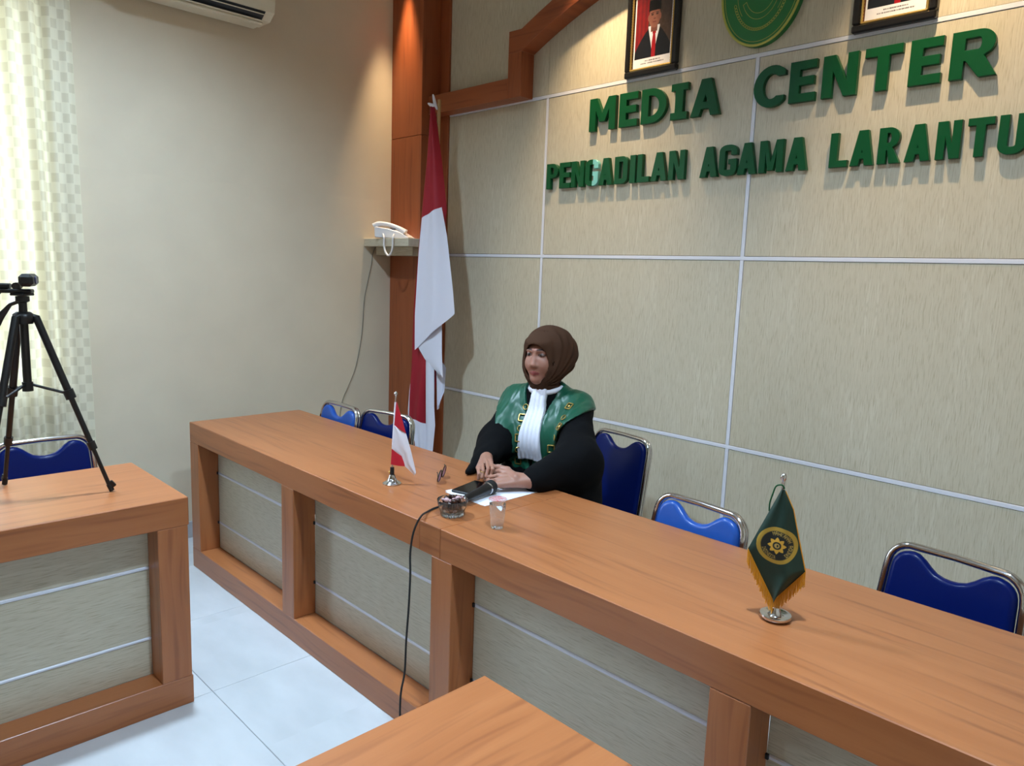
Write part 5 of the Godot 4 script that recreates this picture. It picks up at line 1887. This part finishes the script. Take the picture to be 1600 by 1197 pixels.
func make_person() -> void:
	fold_noise = noise(71, 7.0, 2)
	var az := deg_to_rad(14.0)
	HD = Vector3(sin(az), 0, cos(az))
	HL = Vector3(cos(az), 0, -sin(az))
	var eye := on_z(835.5, 554.5, 0.85)
	HC = eye - HD * 0.081 - Vector3(0, 0.0115, 0)
	var at := deg_to_rad(16.0)
	TD = Vector3(sin(at), 0, cos(at))
	TL = Vector3(cos(at), 0, -sin(at))
	NK = HC + Vector3(0, -0.142, 0) - HD * 0.042
	SH_L = NK + TL * 0.142 + Vector3(0, -0.078, 0) - TD * 0.005
	SH_R = NK - TL * 0.142 + Vector3(0, -0.078, 0) - TD * 0.005
	CHEST = NK + Vector3(0, -0.165, 0) + TD * 0.005
	BELLY = NK + Vector3(0, -0.36, 0) + TD * 0.005
	PELVIS = NK + Vector3(0, -0.488, 0) - TD * 0.05
	EL_L = Vector3(2.335, 0.835, 0.895)
	WR_L = Vector3(2.325, 0.805, 1.115)
	EL_R = on_z(752, 690, 0.98) + Vector3(0.048, 0.0, -0.048)
	WR_R = Vector3(2.01, 0.822, 1.075)
	CUFF_R = on_y(731, 738.5, 0.773)
	var base := Vector3(NK.x, 0, NK.z)
	var t := thing("person", "seated person in black robe, green stole and brown hijab, hands clasped", "person", base)
	# skin: head, neck, trunk, arms and both hands in one continuous mesh
	var hand_skin := Color8(158, 112, 94).srgb_to_linear()
	# right hand: knuckles up, fingers curled down over the other hand
	var kn := [on_y(767, 722, 0.836), on_y(760, 719.5, 0.837), on_y(753, 723.5, 0.830), on_y(747, 731, 0.818)]
	var pip := [on_y(770, 733.5, 0.826), on_y(762.5, 733, 0.824), on_y(755, 735.5, 0.817), on_y(748.5, 740.5, 0.806)]
	var tip := [on_y(767, 743.5, 0.801), on_y(759.5, 745, 0.798), on_y(753, 746.5, 0.793), on_y(747.5, 748.5, 0.786)]
	for i in 4:
		hand_r.append([WR_R, kn[i], 0.021, 0.0095, 0.012])
		hand_r.append_array(chain([kn[i], (kn[i] as Vector3).lerp(pip[i], 0.55) + Vector3(0, 0.003, 0), pip[i], tip[i]], 0.0082, 0.0062, 0.002))
	hand_r.append_array(chain([WR_R + Vector3(0.01, -0.01, 0.0), on_y(765, 726, 0.818), on_y(770, 733, 0.808), on_y(772, 739, 0.800)], 0.013, 0.0085, 0.010))
	# left hand: back of the hand towards the room, thumb on top
	kn = [on_y(782, 737, 0.818), on_y(778.5, 743.5, 0.810), on_y(776, 750.5, 0.801), on_y(777, 758, 0.790)]
	pip = [on_y(769, 739, 0.806), on_y(766, 745.5, 0.799), on_y(765, 751.5, 0.790), on_y(767, 758.5, 0.782)]
	tip = [on_y(761, 739, 0.790), on_y(758, 744, 0.786), on_y(758, 749, 0.781), on_y(760, 755, 0.776)]
	for i in 4:
		hand_l.append([WR_L + Vector3(0, -0.006, 0.02), kn[i], 0.0225, 0.0110, 0.014])
		hand_l.append_array(chain([kn[i], (kn[i] as Vector3).lerp(pip[i], 0.6), pip[i], tip[i]], 0.0090, 0.0066, 0.002))
	hand_l.append_array(chain([on_y(806, 747, 0.812), on_y(793, 734.5, 0.823), on_y(779, 730, 0.829), on_y(767.5, 728.5, 0.829)], 0.0150, 0.0080, 0.007))
	var vs := PackedVector3Array()
	var ix := PackedInt32Array()
	sdf_arrays(skin_sdf, Vector3(1.74, 0.60, 0.56), Vector3(2.44, 1.36, 1.34), 0.0031, vs, ix)
	var col := PackedColorArray()
	for v in vs:
		col.append(head_colour(v) if v.distance_to(HC) < 0.2 else hand_skin)
	var skin := part("body", arr_mesh(vs, ix, PackedVector2Array(), col), M.skin, t, -base)
	part("hijab", sdf_mesh(hijab_sdf, HC - Vector3(0.15, 0.20, 0.19), HC + Vector3(0.13, 0.155, 0.13), 0.0036, 1.3), M.hijab, t, -base)
	part("robe", sdf_mesh(robe_sdf, Vector3(1.66, 0.0, 0.44), Vector3(2.48, 1.16, 1.26), 0.011, 1.3), M.robe, t, -base)
	var stole := part("stole", sdf_mesh(stole_sdf, Vector3(1.74, 0.70, 0.52), Vector3(2.32, 1.14, 1.0), 0.0048, 1.8), M.satin, t, -base)
	part("jabot", sdf_mesh(jabot_sdf, Vector3(1.88, 0.74, 0.68), Vector3(2.16, 1.12, 1.02), 0.0042, 1.8), M.linen, t, -base)
	# white collar band with its standing tab
	var band := []
	for i in 24:
		var a := TAU * i / 24.0
		band.append(NK + Vector3(0, 0.004, 0.0) + TD * (0.012 + 0.066 * cos(a)) + TL * 0.066 * sin(a) + Vector3(0, -0.012 * cos(a), 0))
	part("collar", tube_mesh(band, 0.013, 8, true), M.linen, t, -base)
	var tab := begin()
	var tq := march(886, 600, stole_sdf, 2.6)
	box(tab, Vector3(-0.012, -0.022, -0.002), Vector3(0.012, 0.028, 0.002), 0.001, 0, Vector2.ZERO, Transform3D(Basis.from_euler(Vector3(-0.2, 0.55, -0.25)), tq))
	part("collar_tab", tab.commit(), M.linen, t, -base)
	# gold chain of plaques and rings on both bands of the stole
	for e in [[889.6, 635.6, "plaque"], [881, 653, "ring"], [874.5, 667, "plaque"], [867.5, 684, "ring"], [861, 701, "frame"], [854, 717, "ring"], [826.5, 619, "frame"], [822, 636, "ring"], [816, 653, "frame"], [813, 669.5, "ring"], [810, 684, "frame"], [809, 702, "ring"], [810, 719, "frame"]]:
		var p := march(e[0], e[1], stole_sdf, 2.5)
		var n := gradient(yoke_sdf, p)
		var up := (Vector3.UP - n * n.y).normalized()
		var sd := up.cross(n)
		var st := begin()
		var c := p + n * 0.0035
		if e[2] == "ring":
			var pts := []
			for i in 16:
				pts.append(c + up * cos(TAU * i / 16.0) * 0.0118 + sd * sin(TAU * i / 16.0) * 0.0118)
			tube(st, pts, 0.0021, 6, true)
		else:
			var xf := Transform3D(Basis(sd, up, n), c)
			var a := 0.0135 if e[2] == "frame" else 0.0125
			var h := 0.015
			for s in [-1.0, 1.0]:
				box(st, Vector3(s * a - 0.0022, -h, -0.002), Vector3(s * a + 0.0022, h, 0.003), 0.0006, 0, Vector2.ZERO, xf)
				box(st, Vector3(-a, s * h - 0.0022, -0.002), Vector3(a, s * h + 0.0022, 0.003), 0.0006, 0, Vector2.ZERO, xf)
			if e[2] == "plaque":
				lathe(st, [Vector2(0.0, 0.0), Vector2(0.006, 0.001), Vector2(0.0045, 0.003), Vector2(0.0, 0.0036)], 10, Transform3D(Basis(sd, n, -up), c))
		part("chain_link", st.commit(), M.gold, stole)
	var fr := on_y(753.5, 737.5, 0.812)
	var rp := []
	for i in 12:
		rp.append(fr + Vector3(cos(TAU * i / 12.0) * 0.0098, sin(TAU * i / 12.0) * 0.004, sin(TAU * i / 12.0) * 0.0098))
	part("finger_ring", tube_mesh(rp, 0.0013, 6, true), M.gold, skin)
	for s in [-1.0, 1.0]:
		var foot: Vector3 = PELVIS + TL * 0.12 * s + TD * 0.40
		var st := begin()
		var pts := [Vector3(foot.x, 0.045, foot.z - 0.06), Vector3(foot.x, 0.042, foot.z), Vector3(foot.x, 0.034, foot.z + 0.07), Vector3(foot.x, 0.026, foot.z + 0.12)]
		tube(st, pts, [0.034, 0.040, 0.034, 0.024], 12)
		part("shoe", st.commit(), M.black_soft, t, -base)

func _ready() -> void:
	rng.seed = 20230223
	make_view()
	make_materials()
	# square ceiling lights and the warm downlights along the panelled wall
	ceiling_lamp(1.35, 2.05, LAMP_ENERGY, "round ceiling lamp above the desk with the tripod")
	ceiling_lamp(3.5, 2.05, LAMP_ENERGY, "round ceiling lamp above the desk with the green flag")
	ceiling_lamp(2.4, 4.2, LAMP_ENERGY * 0.22, "round ceiling lamp towards the wall opposite the lettering")
	downlight(0.165, 0.225, Vector3(0.165, 2.0, 0.215), 19.0, SPOT_ENERGY * 1.2, "warm recessed downlight above the pillar")
	downlight(1.72, 0.42, Vector3(1.68, 2.2, 0.05), 29.0, SPOT_ENERGY, "warm recessed downlight above the portrait with red curtain")
	downlight(3.22, 0.42, Vector3(3.24, 2.2, 0.05), 29.0, SPOT_ENERGY, "warm recessed downlight above the portrait with grey ground")
	make_room()
	make_desks()
	make_chairs()
	make_wall_things()
	make_things()
	make_person()
